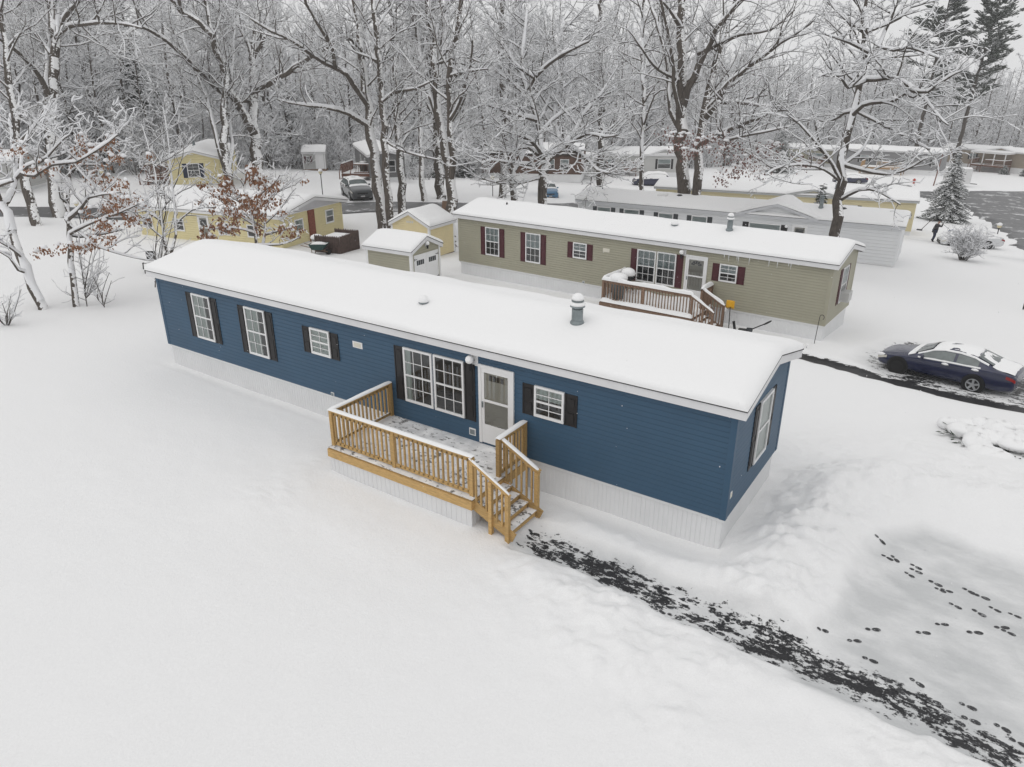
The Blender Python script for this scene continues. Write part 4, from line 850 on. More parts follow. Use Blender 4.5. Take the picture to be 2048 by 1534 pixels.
class Tree:
    def __init__(s, seed, snow=1.0, dens=1.0, maxl=3, twig=.009, droop=0.0, up=.25, flat=1.0):
        s.flat = flat
        s.r = random.Random(seed); s.big = Segs(); s.small = Segs(); s.snow_big = Segs(); s.snow_small = Segs(); s.sn = snow; s.dens = dens; s.maxl = maxl; s.twig = twig; s.up = up; s.droop = droop; s.tips = []; s.nodes = []
    def put(s, P, Rr, level):
        (s.big if Rr[0] > .045 else s.small).line(P, Rr)
        # the cushion of snow lying on every piece that is not too steep
        run = []
        for i in range(len(P)-1):
            d = vnorm((P[i+1][0]-P[i][0], P[i+1][1]-P[i][1], P[i+1][2]-P[i][2])); flat = math.sqrt(max(0, 1-d[2]*d[2]))
            ok = flat > .42 and s.r.random() < .62+.5*flat
            if ok:
                if not run: run = [i]
                run.append(i+1)
            if (not ok or i == len(P)-2) and run:
                Q = []; R2 = []
                for q in run:
                    r = Rr[q]; t = (.018+.72*min(r, .14))*s.sn*(.75+.5*s.r.random()); Q.append((P[q][0], P[q][1], P[q][2]+r*.66+t*.64)); R2.append(t)
                R2[-1] *= .6; R2[0] *= .8
                (s.snow_big if Rr[0] > .045 else s.snow_small).line(Q, R2); run = []
    def perp(s, d):
        r = s.r; v = (r.gauss(0,1), r.gauss(0,1), r.gauss(0,1)); k = v[0]*d[0]+v[1]*d[1]+v[2]*d[2]; return vnorm((v[0]-k*d[0], v[1]-k*d[1], (v[2]-k*d[2])*s.flat))
    def branch(s, p, d, length, r0, level, leaf=None):
        r = s.r; n = (6, 5, 4, 3, 2)[min(level, 4)]; P = [p]; R2 = [r0]; st = length/n; wig = (.16, .24, .28, .3, .3)[min(level, 4)]
        for i in range(n):
            g = s.perp(d); d = vnorm((d[0]+g[0]*wig, d[1]+g[1]*wig, d[2]+g[2]*wig+s.up*.35/(1+level*.5)-s.droop*(i/n)*.25)); p = vadd(p, d, st*r.uniform(.8, 1.2)); P.append(p); R2.append(max(s.twig*.55, r0*(1-.78*(i+1)/n)))
        s.put(P, R2, level); s.kids(P, R2, length, level, leaf)
    def kids(s, P, R2, length, level, leaf=None, t0=.22, dens=1.0, lenf=1.0):
        if level >= s.maxl:
            s.tips.append(P[-1]); return
        r = s.r; k = (2.3, 3.4, 4.2, 4.0)[min(level, 3)]*s.dens*dens; cnt = int(length*k*(.50 if level < 2 else .56)+r.random()+1)
        cnt = min(cnt, (70, 16, 9, 5)[min(level, 3)])
        n = len(P)-1
        for c in range(cnt):
            t = t0+(1-t0)*(c+r.random())/cnt; t = min(t, .985); x = t*n; i = min(int(x), n-1); f = x-i
            p = tuple(P[i][q]+(P[i+1][q]-P[i][q])*f for q in range(3)); rr = R2[i]+(R2[i+1]-R2[i])*f; d = vnorm(tuple(P[i+1][q]-P[i][q] for q in range(3)))
            a = math.radians(r.uniform(32, 68)); g = s.perp(d)
            if g[2] < -.3 and r.random() < .6: g = (g[0], g[1], -g[2])
            nd = vnorm((d[0]*math.cos(a)+g[0]*math.sin(a), d[1]*math.cos(a)+g[1]*math.sin(a), d[2]*math.cos(a)+g[2]*math.sin(a)))
            ln = lenf*max(.35, min(length*r.uniform(.28, .55)*(1.15-.55*t), (4.5, 2.6, 1.3, .6)[min(level, 3)]))
            s.branch(p, nd, ln, min(rr*.62, max(s.twig, .012*ln+s.twig*.6)), level+1, leaf)
    def limb(s, P, r0, r1, dens=1.0, level=0, t0=.2, lenf=1.0):
        """a limb given by its nodes: smoothed, roughened, then branched"""
        if s.nodes:
            q = min(s.nodes, key=lambda a: vdist(a, P[0])); d_ = vdist(q, P[0])
            if d_ < 5: P = [q]+(P[1:] if d_ < 1.5 else P[0:])
        Q = []; n = len(P)
        for i in range(n-1):
            p0 = P[max(0, i-1)]; p1 = P[i]; p2 = P[i+1]; p3 = P[min(n-1, i+2)]; m = max(2, min(7, int(vdist(p1, p2)/.7)))
            for k in range(m):
                t = k/m; Q.append(tuple(.5*(2*p1[q]+(p2[q]-p0[q])*t+(2*p0[q]-5*p1[q]+4*p2[q]-p3[q])*t*t+(3*p1[q]-p0[q]-3*p2[q]+p3[q])*t**3) for q in range(3)))
        Q.append(tuple(P[-1])); N = len(Q); R2 = []; L = 0; cum = [0]
        for i in range(1, N): L += vdist(Q[i], Q[i-1]); cum.append(L)
        s.nodes += Q
        for i in range(N):
            u = cum[i]/L; R2.append((r0+(r1-r0)*u)*(1+.06*s.r.uniform(-1, 1)))
        j = min(.12, r0*.35); Q = [Q[0]]+[(q[0]+s.r.uniform(-j, j), q[1]+s.r.uniform(-j, j), q[2]+s.r.uniform(-j, j)*.4) for q in Q[1:]]
        s.put(Q, R2, level)
        if dens > 0: s.kids(Q, R2, L, level, t0=t0, dens=dens, lenf=lenf)
    def parts(s, root, bark, trunk_sides=9):
        if s.big.a: V, F = s.big.arrays(trunk_sides); np_mesh('trunk', V, F, bark, root, True)
        if s.small.a: V, F = s.small.arrays(3); np_mesh('crown', V, F, TWIG, root, False)
        vs, fs, off = [], [], 0
        for sg, sd in ((s.snow_big, 6), (s.snow_small, 3)):
            if sg.a: V, F = sg.arrays(sd); vs.append(V); fs.append(F+off); off += len(V)
        if vs: np_mesh('branch_snow', np.concatenate(vs), np.concatenate(fs), TSNOW, root, True)
    def leaves(s, root, pts, mat, per=14, spread=.22, size=.085, name='leaves'):
        r = s.r; V = []; F = []; sv = MB()
        for c in pts:
            for _ in range(per):
                p = (c[0]+r.gauss(0, spread), c[1]+r.gauss(0, spread), c[2]+r.gauss(0, spread*.7)); d = vnorm((r.gauss(0,.5), r.gauss(0,.5), -1)); g = s.perp(d); z = size*r.uniform(.7, 1.35); k = len(V)
                q = vnorm((d[1]*g[2]-d[2]*g[1], d[2]*g[0]-d[0]*g[2], d[0]*g[1]-d[1]*g[0]))
                V += [p, vadd(vadd(p, d, z*.5), g, z*.42), vadd(p, d, z*1.25), vadd(vadd(p, d, z*.5), g, -z*.42), vadd(vadd(p, d, z*.6), q, z*.14)]
                F += [(k, k+1, k+4, k), (k+1, k+2, k+4, k+1), (k+2, k+3, k+4, k+2), (k+3, k, k+4, k+3)]
            if r.random() < .75:
                h = (c[0]+r.gauss(0, .08), c[1]+r.gauss(0, .08), c[2]+spread*.7); sv.lathe(h, [(.03, -.05), (spread*.75, -.01), (spread*.6, .06), (spread*.2, .09)], 7, sx=r.uniform(.7,1.4), sy=r.uniform(.7,1.4))
        np_mesh(name, np.array(V), np.array([f[:3] for f in F]), mat, root)['kind'] = 'stuff'
        if sv.v: sv.build('leaf_snow', TSNOW, root, True)['kind'] = 'stuff'
def to_root(P, base): return [(p[0]-base[0], p[1]-base[1], p[2]-base[2]) for p in P]
def picture_tree(name, label, base_px, depth, limbs, seed, bark=BARK, snow=1.0, dens=1.0, group=None, maxl=3, up=.2, cat='tree', twig=.011, leaves=None, droop=0, flat=1.0):
    """limbs: (pixels, width0 px, width1 px, depth change at the end, density)"""
    b = at(base_px[0], base_px[1], depth); b[2] = min(b[2], gz(b[0], b[1])+.05); b = tuple(b); r = random.Random(seed)
    root = thing(name, label, cat, b, 0, group); t = Tree(seed, snow, dens, maxl, twig, droop, up, flat); ppm = depth/CAM_F
    for l in limbs:
        pts, w0, w1, dd, dn = l[:5]; d0 = l[5] if len(l) > 5 else 0; n = len(pts); P = []
        for i, (x, y) in enumerate(pts): P.append(tuple(at(x, y, depth+d0+(dd-d0)*i/(n-1))))
        if l is limbs[0]: P[0] = (P[0][0], P[0][1], min(P[0][2], gz(P[0][0], P[0][1]))-.3)
        t.limb(to_root(P, b), w0*ppm/2, w1*ppm/2, dn, level=0, t0=l[6] if len(l) > 6 else .2)
    t.parts(root, bark)
    if leaves: leaves(t, root, b, ppm)
    return root
Z1 = lambda pts: [(x/3.933, y/3.933) for x, y in pts]
Z3 = lambda pts: [(400+x/3.933, y/3.933) for x, y in pts]
Z4 = lambda pts: [(840+x/3.933, y/3.933) for x, y in pts]
Z5 = lambda pts: [(1300+x/5.113, y/5.113) for x, y in pts]
Z6 = lambda pts: [(1650+x/5.113, y/5.113) for x, y in pts]
# the great trees between the homes, left to right
picture_tree('bare_tree', 'tall bare tree at far left whose trunk forks, with snow packed in the forks', (118, 440), 52, [
 ([(118,440),(110,380),(104,300),(101,225),(106,140),(111,78),(103,25),(94,-50)], 27, 13, 1.5, .55, 0, .5),
 ([(99,190),(80,152),(50,118),(20,90),(-25,62)], 13, 5, -5, 1.0), ([(98,185),(92,165),(97,105),(99,55),(88,0),(80,-40)], 11, 6, 3, 1.0),
 ([(90,105),(66,62),(40,44),(10,10)], 8, 3, 4, 1.0), ([(111,70),(135,55),(165,50),(200,46),(240,48),(285,56)], 9, 3, -6, 1.0), ([(112,70),(128,40),(150,10),(172,-20)], 10, 5, -3, 1.0), ([(104,45),(118,18),(130,-10)], 9, 5, 4, 1.0)], 101)
picture_tree('bare_tree', 'slimmer bare trunk with snow down one side, left of the forked tall tree', (70, 432), 49, [
 ([(70,432),(55,380),(42,335),(34,290),(28,240),(16,170),(8,90),(2,20),(-6,-40)], 20, 7, -2, .9, 0, .3), ([(36,300),(60,262),(78,238),(90,215)], 6, 2, -3, .8)], 102)
picture_tree('oak_tree', 'big spreading oak with long snowy limbs to both sides, right of the small yellow home', (516, 352), 66, [
 ([(516,358),(511,300),(508,254),(507,200),(506,150),(507,102),(512,55),(520,0),(524,-40)], 25, 8, 2, .5, 0, .45),
 ([(503,258),(498,249),(481,216),(461,188),(450,150),(435,102),(422,71),(397,43),(362,22),(335,-10)], 18, 7, -6, .8), ([(465,195),(432,175),(391,135),(356,102),(315,69),(280,53),(262,60),(250,72)], 13, 3, -11, .9), ([(450,150),(446,120),(418,75),(402,40),(395,-10)], 12, 6, 5, .8),
 ([(511,182),(540,168),(575,145),(601,127),(624,114),(652,98),(690,70)], 12, 3, -8, .9), ([(507,102),(488,70),(470,45),(455,20),(440,-10)], 9, 4, 5, .9), ([(508,110),(535,60),(536,10),(548,-30)], 8, 4, 3, .9), ([(361,30),(358,0),(352,-30)], 8, 4, -6, .9, -6)], 103)
picture_tree('oak_tree', 'oak with two dark trunks just beside the small yellow home', (458, 366), 62, [
 ([(458,370),(449,310),(447,270),(450,216),(452,160),(440,100),(420,50),(405,-20)], 18, 7, 2, .7, 0, .3), ([(452,340),(430,260),(415,200),(395,150),(372,90),(360,40)], 12, 4, 4, .8), ([(470,352),(463,300),(461,250),(462,190),(466,120),(470,40)], 9, 4, 5, .7)], 104, bark=BARKD)
picture_tree('maple_tree', 'tall maple whose long snowy limb slopes left, beside the road near the sheds', (768, 462), 48, [
 ([(768,462),(757,400),(749,330),(741,254),(736,211),(726,142),(718,76),(713,0),(712,-50)], 24, 12, 1, .5, 0, .4),
 ([(738,206),(705,165),(690,148),(649,125),(624,109),(588,84),(542,61),(497,36)], 12, 3, -7, 1.0), ([(736,238),(693,226),(667,218),(616,211),(578,206),(553,198)], 10, 2, -5, 1.0), ([(690,148),(665,97),(634,46),(614,8),(605,-30)], 8, 4, -9, 1.0, -3), ([(718,80),(690,72),(660,86),(625,104)], 6, 2, -4, .9), ([(714,30),(697,10),(690,-20)], 7, 4, 3, .9)], 105)
picture_tree('maple_tree', 'slender grey trunk standing right against the tall maple by the sheds', (786, 466), 47, [
 ([(786,466),(779,420),(775,369),(771,305),(766,229),(761,153),(756,102),(751,51),(746,0),(742,-40)], 17, 9, -1.5, .7, 0, .35), ([(756,140),(742,110),(728,70),(722,20),(718,-30)], 10, 5, 4, .9), ([(768,200),(790,185),(820,180),(845,172),(868,160)], 7, 2, -5, .9), ([(772,290),(800,300),(840,312),(880,320)], 5, 2, -4, .8)], 106)
picture_tree('bare_tree', 'dark straight trunk with snow specks, right of the maple pair by the road', (806, 440), 54, [
 ([(806,445),(803,369),(797,300),(794,254),(792,178),(787,76),(783,0),(780,-50)], 17, 9, 2, .8, 0, .3), ([(796,295),(815,270),(840,235),(850,200)], 4, 2, 2, .8)], 107, bark=BARKD)
picture_tree('bare_tree', 'thin reddish trunk in front of the dark shrubs right of the dark grey home', (850, 430), 60, [
 ([(850,432),(845,370),(842,300),(841,250),(836,180),(830,110),(826,40),(824,-30)], 13, 5, 2, .8, 0, .4)], 108)
picture_tree('maple_tree', 'big dark maple with steep forking stems left of the end of the olive home', (908, 520), 45, [
 ([(908,520),(904,470),(901,400),(897,340),(884,280),(874,203),(872,153),(867,76),(855,25),(848,-40)], 24, 11, 1, .5, 0, .45),
 ([(878,260),(862,200),(850,165),(838,89),(833,13),(830,-40)], 11, 6, 4, .8), ([(901,380),(904,318),(900,240),(899,178),(904,102),(917,51),(925,-30)], 14, 8, -2, .8), ([(874,180),(880,120),(890,60),(893,0),(895,-30)], 10, 6, 5, .8),
 ([(901,230),(925,190),(940,130),(945,80)], 7, 3, -4, .9), ([(903,170),(930,145),(975,138)], 6, 2, -5, .9), ([(905,300),(940,255),(990,230)], 6, 2, 4, .9), ([(904,120),(930,115),(960,125)], 5, 2, -4, .9), ([(868,80),(880,40),(905,0),(915,-20)], 7, 4, 3, .9)], 109)
picture_tree('bare_tree', 'stout grey trunk close behind the big dark maple', (880, 395), 62, [
 ([(880,398),(878,330),(875,260),(868,190),(862,120),(858,40),(855,-40)], 20, 8, 2, .8, 0, .4), ([(874,240),(848,195),(836,150),(820,90)], 7, 3, 3, .9)], 110, bark=BARKD)
picture_tree('snowy_maple', 'wide low maple thickly coated in snow behind the left end of the olive roof', (1086, 420), 47, [
 ([(1086,425),(1085,376),(1087,345),(1092,325)], 22, 17, 0, 0),
 (Z4([(1000,1270),(930,1170),(850,1100),(760,1060),(680,1030),(600,1000)]), 9, 2, -5, 1.5), (Z4([(990,1240),(850,1160),(720,1190),(560,1185),(440,1190)]), 8, 2, -3, 1.5), (Z4([(1000,1270),(1130,1140),(1210,1040),(1280,920),(1380,800),(1480,650),(1530,580)]), 11, 2, 2, 1.4),
 (Z4([(1040,1230),(1150,1160),(1300,1060),(1450,1080),(1560,1060)]), 8, 2, -5, 1.5), (Z4([(1150,1165),(1280,1230),(1400,1340),(1490,1360)]), 7, 2, -6, 1.4), (Z4([(990,1260),(950,1150),(930,950),(860,780),(830,680),(800,540),(820,280),(850,90)]), 12, 4, 2, 1.2),
 (Z4([(840,660),(950,560),(1100,450),(1220,380),(1330,330)]), 8, 3, -4, 1.2), (Z4([(910,900),(750,900),(600,850),(480,820)]), 7, 2, -4, 1.4), (Z4([(930,1000),(1100,900),(1250,840),(1420,780),(1560,700)]), 6, 2, 5, 1.4), (Z4([(985,1260),(900,1300),(760,1290),(560,1260),(480,1290)]), 6, 2, -6, 1.3), (Z4([(820,560),(720,480),(690,330),(700,200)]), 6, 2, 3, 1.2), (Z4([(1010,1250),(1090,1150),(1060,900),(1090,600),(1060,450),(1100,300),(1130,150)]), 8, 3, 6, 1.2), (Z4([(960,1420),(800,1440),(620,1440),(480,1400)]), 5, 2, -4, 1.2)], 111, snow=1.25, up=.10, dens=1.1, flat=.45)
picture_tree('bare_tree', 'white trunked tree plastered with snow in front of the log home', (1024, 418), 52, [
 ([(1026,420),(1026,370),(1028,310),(1026,260),(1026,200),(1022,140),(1018,70),(1012,0)], 15, 6, 2, .9, 0, .35), ([(1030,350),(1046,310),(1052,270),(1060,230)], 6, 3, 2, .8)], 112, snow=1.5)
picture_tree('bare_tree', 'dark straight trunk rising behind the snowy maple left of its crown', (1004, 410), 66, [
 ([(1004,410),(1008,330),(1010,250),(1006,170),(1002,80),(1003,0),(1003,-50)], 16, 9, 2, 1.0, 0, .25)], 113, bark=BARKD)
picture_tree('bare_tree', 'slim trunk dusted with snow left of the light grey gabled home window', (1288, 372), 60, [
 ([(1288,380),(1284,330),(1286,270),(1288,200),(1284,130),(1284,60),(1290,-20)], 10, 5, 2, 1.1, 0, .25), ([(1288,240),(1310,190),(1330,180)], 4, 2, -3, 1.0), ([(1286,150),(1300,90),(1320,40)], 4, 2, 3, 1.0)], 114)
picture_tree('bare_tree', 'dark trunk directly left of the light grey gabled home', (1200, 372), 70, [
 ([(1200,374),(1200,310),(1204,240),(1203,170),(1200,90),(1202,0)], 14, 7, 2, 1.1, 0, .25), ([(1203,220),(1180,170),(1165,110)], 5, 2, 3, 1.0), ([(1203,190),(1225,120),(1240,60)], 6, 3, 3, 1.0)], 115, bark=BARKD)
def russet(t, root, b, ppm):
    r = random.Random(5); pts = []
    for x, y, n, sx, sy in ((1345,275,16,30,18),(1400,280,16,40,14),(1460,300,22,45,22),(1500,330,26,45,22),(1455,345,14,30,16),(1540,300,14,30,20),(1590,330,10,25,18),(1375,300,12,30,14)):
        for _ in range(n): pts.append(tuple(at(x+r.gauss(0, sx/2), y+r.gauss(0, sy/2), 47+r.uniform(-4, 3))-np.array(b)))
    t.leaves(root, pts, LEAFP, 9, .24, .12)
picture_tree('great_maple', 'very large maple with many upright stems and russet leaves low down, behind the white roof', (1372, 392), 52, [
 ([(1374,415),(1367,360),(1361,300),(1363,262),(1365,215),(1363,137),(1363,59),(1361,0),(1360,-50)], 29, 13, 0, .4, 0, .5),
 ([(1358,262),(1343,225),(1337,166),(1329,98),(1312,39),(1300,10),(1290,-30)], 12, 6, 4, .8), ([(1360,250),(1350,190),(1346,120),(1336,60),(1322,0)], 9, 5, -4, .8), ([(1368,215),(1378,176),(1398,133),(1421,82),(1433,55),(1462,22),(1490,-5)], 15, 7, -3, .8), ([(1378,170),(1384,147),(1402,68),(1417,10),(1425,-30)], 11, 7, 3, .7),
 ([(1365,120),(1378,90),(1385,40),(1390,-20)], 9, 6, 4, .8), ([(1338,160),(1318,140),(1300,120),(1276,85),(1255,60)], 7, 2, -5, 1.0), ([(1362,50),(1340,20),(1320,0)], 7, 4, -4, .8), ([(1421,82),(1450,85),(1480,70),(1540,60),(1590,20)], 8, 2, -6, 1.1)], 116, leaves=russet, dens=.72)
picture_tree('great_maple', 'leaning maple with long level snowy limbs to the right of the very large one', (1396, 395), 51, [
 ([(1392,415),(1395,340),(1398,290),(1404,245),(1417,196),(1425,149),(1435,110),(1449,65),(1462,30),(1475,-20)], 22, 8, 1, .7, 0, .4),
 ([(1404,240),(1437,203),(1445,180),(1476,151),(1515,121),(1564,86),(1605,59),(1630,40)], 12, 2, -6, 1.3), ([(1408,232),(1437,208),(1486,207),(1515,211),(1580,217)], 8, 2, -9, 1.3), ([(1400,292),(1437,270),(1486,249),(1519,237),(1550,222),(1575,222)], 9, 2, -10, 1.3), ([(1425,276),(1450,280),(1500,270),(1574,256)], 6, 2, -12, 1.3, -3), ([(1440,195),(1480,160),(1500,130),(1560,110),(1600,95)], 7, 2, 4, 1.2), ([(1410,215),(1450,185),(1470,200),(1500,196),(1540,190)], 5, 2, -4, 1.2)], 117, dens=.72)
picture_tree('snowy_cherry', 'dark leaning tree with layered snow-laden limbs rising behind the right part of the olive roof', (1664, 520), 40, [
 ([(1660,530),(1672,469),(1678,403),(1684,330),(1687,300),(1701,235),(1715,182),(1722,141),(1727,94),(1730,39),(1732,0),(1734,-50)], 24, 5, 1, .4, 0, .5),
 ([(1722,150),(1733,128),(1748,111),(1769,65),(1783,35),(1787,0),(1790,-40)], 9, 4, 4, 1.0), (Z6([(310,1110),(400,1080),(550,1050),(700,1030),(820,960),(900,1000),(1050,900),(1180,800)]), 8, 2, -4, 1.5), (Z6([(370,820),(520,820),(700,800),(850,880),(1000,1000),(1150,1180),(1260,1280)]), 8, 2, -6, 1.5), (Z6([(400,570),(540,490),(700,520),(860,490),(1050,550),(1300,650)]), 6, 2, -5, 1.4),
 (Z6([(700,810),(900,930),(1050,940),(1250,800),(1400,730)]), 7, 2, -7, 1.3, -3), ([(1769,65),(1800,35),(1832,-5)], 7, 4, 5, 1.0), (Z6([(400,320),(220,210),(100,80),(20,20)]), 7, 3, 4, 1.0), (Z6([(390,470),(250,440),(100,390),(0,350)]), 6, 2, -4, 1.2), (Z6([(340,900),(240,900),(180,820),(40,760),(-60,790)]), 7, 2, -5, 1.2), (Z6([(300,1180),(200,1160),(60,1240),(-80,1230)]), 7, 2, 4, 1.2),
 ([(1690,362),(1665,330),(1640,296),(1600,250),(1575,230)], 6, 2, -4, 1.4), ([(1680,372),(1650,340),(1610,330),(1560,335),(1530,350)], 5.5, 2, -5, 1.4), ([(1690,340),(1715,310),(1735,280),(1745,250)], 6, 2, 3, 1.2), ([(1682,330),(1720,340),(1780,350),(1830,330),(1860,312)], 7, 2, -4, 1.4), ([(1740,250),(1790,262),(1830,285),(1860,300)], 5, 2, -5, 1.2), ([(1678,400),(1720,380),(1760,385),(1800,410)], 6, 2, -4, 1.2)], 118, bark=BARKD, dens=.85, snow=1.2, droop=.5, up=.12, flat=.5)
# the thin trees near the left edge of the lot
def left_leaves(spots):
    def f(t, root, b, ppm):
        r = random.Random(9); pts = []
        for x, y, n, sx, sy in spots:
            for _ in range(n): pts.append(tuple(at(x+r.gauss(0, sx/2), y+r.gauss(0, sy/2), f.depth+r.uniform(-2, 1.5))-np.array(b)))
        t.leaves(root, pts, LEAF, 16, .125, f.size*1.0)
    return f
lf1 = left_leaves([(40,300,8,40,20),(95,335,4,30,16),(60,340,4,30,14)]); lf1.depth = 28.5; lf1.size = .075
picture_tree('leaning_tree', 'snow-plastered tree leaning left that forks into a wide V, nearest at the left edge', (88, 626), 29.0, [
 ([(88,630),(68,575),(45,517),(29,474),(16,435),(8,410)], 19, 13, 0, 0), ([(10,412),(22,395),(30,372),(33,345),(30,310),(24,270),(20,230)], 9, 3, 1, 1.0), ([(30,345),(55,333),(80,325),(97,312),(120,285),(140,270)], 6, 2, -2, 1.0), ([(33,365),(70,352),(105,330),(150,325),(195,300),(235,270)], 6, 2, -2.5, 1.0), ([(8,412),(-5,385),(-2,372),(25,362)], 7, 4, -1, .8), ([(45,517),(20,495),(-10,480)], 5, 2, -2, .6), ([(60,560),(35,540),(18,515),(-10,500)], 5, 2, -2, .6), ([(26,320),(50,285),(75,245),(90,225)], 5, 2, 1, 1.0)], 120, snow=1.5, twig=.008, leaves=lf1)
lf2 = left_leaves([(170,300,10,30,24),(150,320,6,20,20),(235,315,8,40,26),(205,365,12,60,24),(255,400,16,40,30),(230,425,12,50,22),(265,440,8,20,16),(210,450,8,30,16),(175,490,12,40,20),(205,480,6,30,14),(85,500,5,30,8),(130,495,3,20,8),(195,285,8,40,20)]); lf2.depth = 29; lf2.size = .085
picture_tree('young_oak', 'young oak with rust brown leaves and snow on its limbs near the left edge', (152, 622), 29.5, [
 ([(152,626),(145,556),(141,497),(137,448),(135,438)], 13, 9, 0, 0), ([(135,438),(135,420),(136,395),(138,372),(140,345),(150,315),(152,300),(150,270)], 8, 2, 0, 1.0), ([(138,440),(155,423),(172,404),(180,395),(205,390),(240,385)], 7, 2, -2, 1.1), ([(140,460),(170,452),(200,440),(240,425),(275,410)], 5, 2, -2, 1.0), ([(141,475),(160,475),(200,470),(245,460)], 4, 2, 1, 1.0), ([(148,322),(180,310),(205,292),(225,285),(240,292)], 5, 2, 1.5, 1.0), ([(140,345),(170,330),(215,335)], 4, 1.5, -1, 1.0), ([(137,410),(120,395),(118,375)], 4, 2, -1, .8), ([(138,444),(165,470),(200,495),(245,510),(290,520)], 4, 1.5, -1, .8), ([(150,300),(170,270),(185,255)], 4, 1.5, 1, 1.0)], 121, snow=1.3, twig=.008, leaves=lf2)
lf3 = left_leaves([(505,340,6,14,20),(450,370,14,40,30),(520,365,14,50,26),(545,375,8,30,26),(470,400,14,60,30),(510,425,14,50,24),(440,455,14,60,20),(430,470,8,40,16),(540,440,8,40,30),(500,400,10,40,24),(580,465,6,30,16),(460,430,6,40,20)]); lf3.depth = 37.5; lf3.size = .12
picture_tree('young_oak', 'young oak full of orange brown leaves before the yellow home with brick', (518, 520), 38, [
 ([(518,530),(514,490),(508,450),(498,410),(488,380),(492,350),(502,325)], 8, 2, 0, 1.0, 0, .2), ([(512,470),(490,460),(450,455),(418,460)], 4, 1.5, -1, 1.0), ([(508,440),(470,425),(440,400),(420,380)], 4, 1.5, 1, 1.0), ([(500,420),(520,390),(545,370),(560,350)], 4, 1.5, -1, 1.0), ([(532,520),(530,470),(532,420),(545,390),(590,370)], 6, 1.5, 1, 1.0), ([(531,470),(560,462),(600,450)], 4, 1.5, -1, 1.0), ([(515,490),(560,490),(600,475)], 4, 1.5, -1, 1.0)], 122, snow=1.1, twig=.009, leaves=lf3)
picture_tree('sapling', 'thin forked sapling with upright bare stems before the yellow home', (334, 512), 36, [
 ([(336,520),(330,480),(322,440),(316,400),(310,350),(300,310),(285,250)], 8, 2, 0, .9, 0, .2), ([(354,515),(351,470),(350,430),(346,380),(340,330),(335,270),(325,210)], 6, 2, 1, .8, 0, .3), ([(330,485),(300,455),(280,430)], 4, 1.5, -1, .8), ([(350,440),(385,420),(430,415)], 3, 1.5, -1, .8), ([(325,450),(295,400),(280,350)], 3, 1.5, 1, .8)], 123, snow=.8, twig=.007)
for i, (x, y, d, lab) in enumerate([(178, 605, 29.5, 'clump of bare whip-like saplings right of the young oak trunk'), (200, 612, 29.6, 'smallest bare sapling stems right of the whip-like clump'), (12, 655, 27, 'low bare shrub with upright snowy twigs at the left edge'), (318, 560, 33, 'bare forked sapling rising beside the left end of the blue roof')]):
    r = random.Random(140+i); L = []
    for k in range((9, 6, 10, 5)[i]):
        h = r.uniform(60, 150)*((1, .55, .6, 1.2)[i]); dx = r.uniform(-40, 45)*(.6 if i != 3 else 1)-(14 if i == 3 else 0); bx = x+r.uniform(-14, 14)
        L.append(([(bx, y+3), (bx+dx*.3, y-h*.4), (bx+dx, y-h)], 2.6, 1, r.uniform(-.8, .8), .9))
    picture_tree('sapling', lab, (x, y), d, L, 150+i, snow=.75, twig=.005, cat='shrub' if i == 2 else 'sapling', maxl=2)
# ------------------------------------------------------------ the wood behind: every tree of the front rows is a tree of its own
def wood_tree(seed, h, bark, dens=1.0, lean=0.0, maxl=3, snow=1.9, r0=None, twig=.012):
    t = Tree(seed, snow, dens, maxl, twig, 0, .3); r = t.r; r0 = r0 or h*.0098; P = []; n = 9; x = y = 0; lx = r.uniform(-1, 1)*lean; ly = r.uniform(-1, 1)*lean
    for i in range(n+1):
        P.append((x, y, h*i/n-(.6 if i == 0 else 0))); x += lx*h/n+r.gauss(0, .12); y += ly*h/n+r.gauss(0, .12)
    t.limb(P, r0, r0*.15, 0); Q = P
    for k in range(int(h*2.5)):
        f = .10+.88*(k+r.random())/(h*2.5); xx = f*n; i = min(int(xx), n-1); q = xx-i; p = tuple(P[i][c]+(P[i+1][c]-P[i][c])*q for c in range(3))
        a = r.uniform(0, 6.283); e = math.radians(r.uniform(-8, 52)); ln = h*r.uniform(.10, .25)*(1.15-f*.75); d = (math.cos(a)*math.cos(e), math.sin(a)*math.cos(e), math.sin(e))
        t.branch(p, d, ln, max(.02, r0*(1-f)*.5), 1)
    return t
hidden = []
def proto(name, t, bark):
    o = bpy.data.objects.new(name, None); COL.objects.link(o); t.parts(o, bark, 6); return o
protos = [proto('wood_tree', wood_tree(200+i, h, b, dn, ln), b) for i, (h, b, dn, ln) in enumerate([(19, BARK, .8, .03), (21, BARKD, .85, .05), (17, BARK, .9, .09), (22, BARKD, .75, .02), (15, BARK, 1.0, .12), (20, BARK, .85, .16), (12, BARKD, 1.1, .06)])]
placed = []; used = set(); rw = random.Random(77)
GW = 'bare snow-covered trees of the wood behind the homes'
LW = 'bare snow-covered tree in the dense wood behind the homes'
def keep(x, y, dmin):
    return all((x-a)**2+(y-b)**2 > dmin*dmin for a, b in placed)
FRONT = [(-20, 64), (120, 70), (250, 73), (330, 76), (460, 86), (560, 90), (650, 96), (720, 96), (830, 84), (900, 88), (1000, 99), (1100, 100), (1180, 108), (1300, 124), (1400, 128), (1500, 148), (1600, 152), (1750, 152), (1900, 158), (2070, 162)]
def front(px):
    for (a, da), (b, db) in zip(FRONT[:-1], FRONT[1:]):
        if a <= px <= b: return da+(db-da)*(px-a)/(b-a)
    return 180
cnt = 0; tries = 0
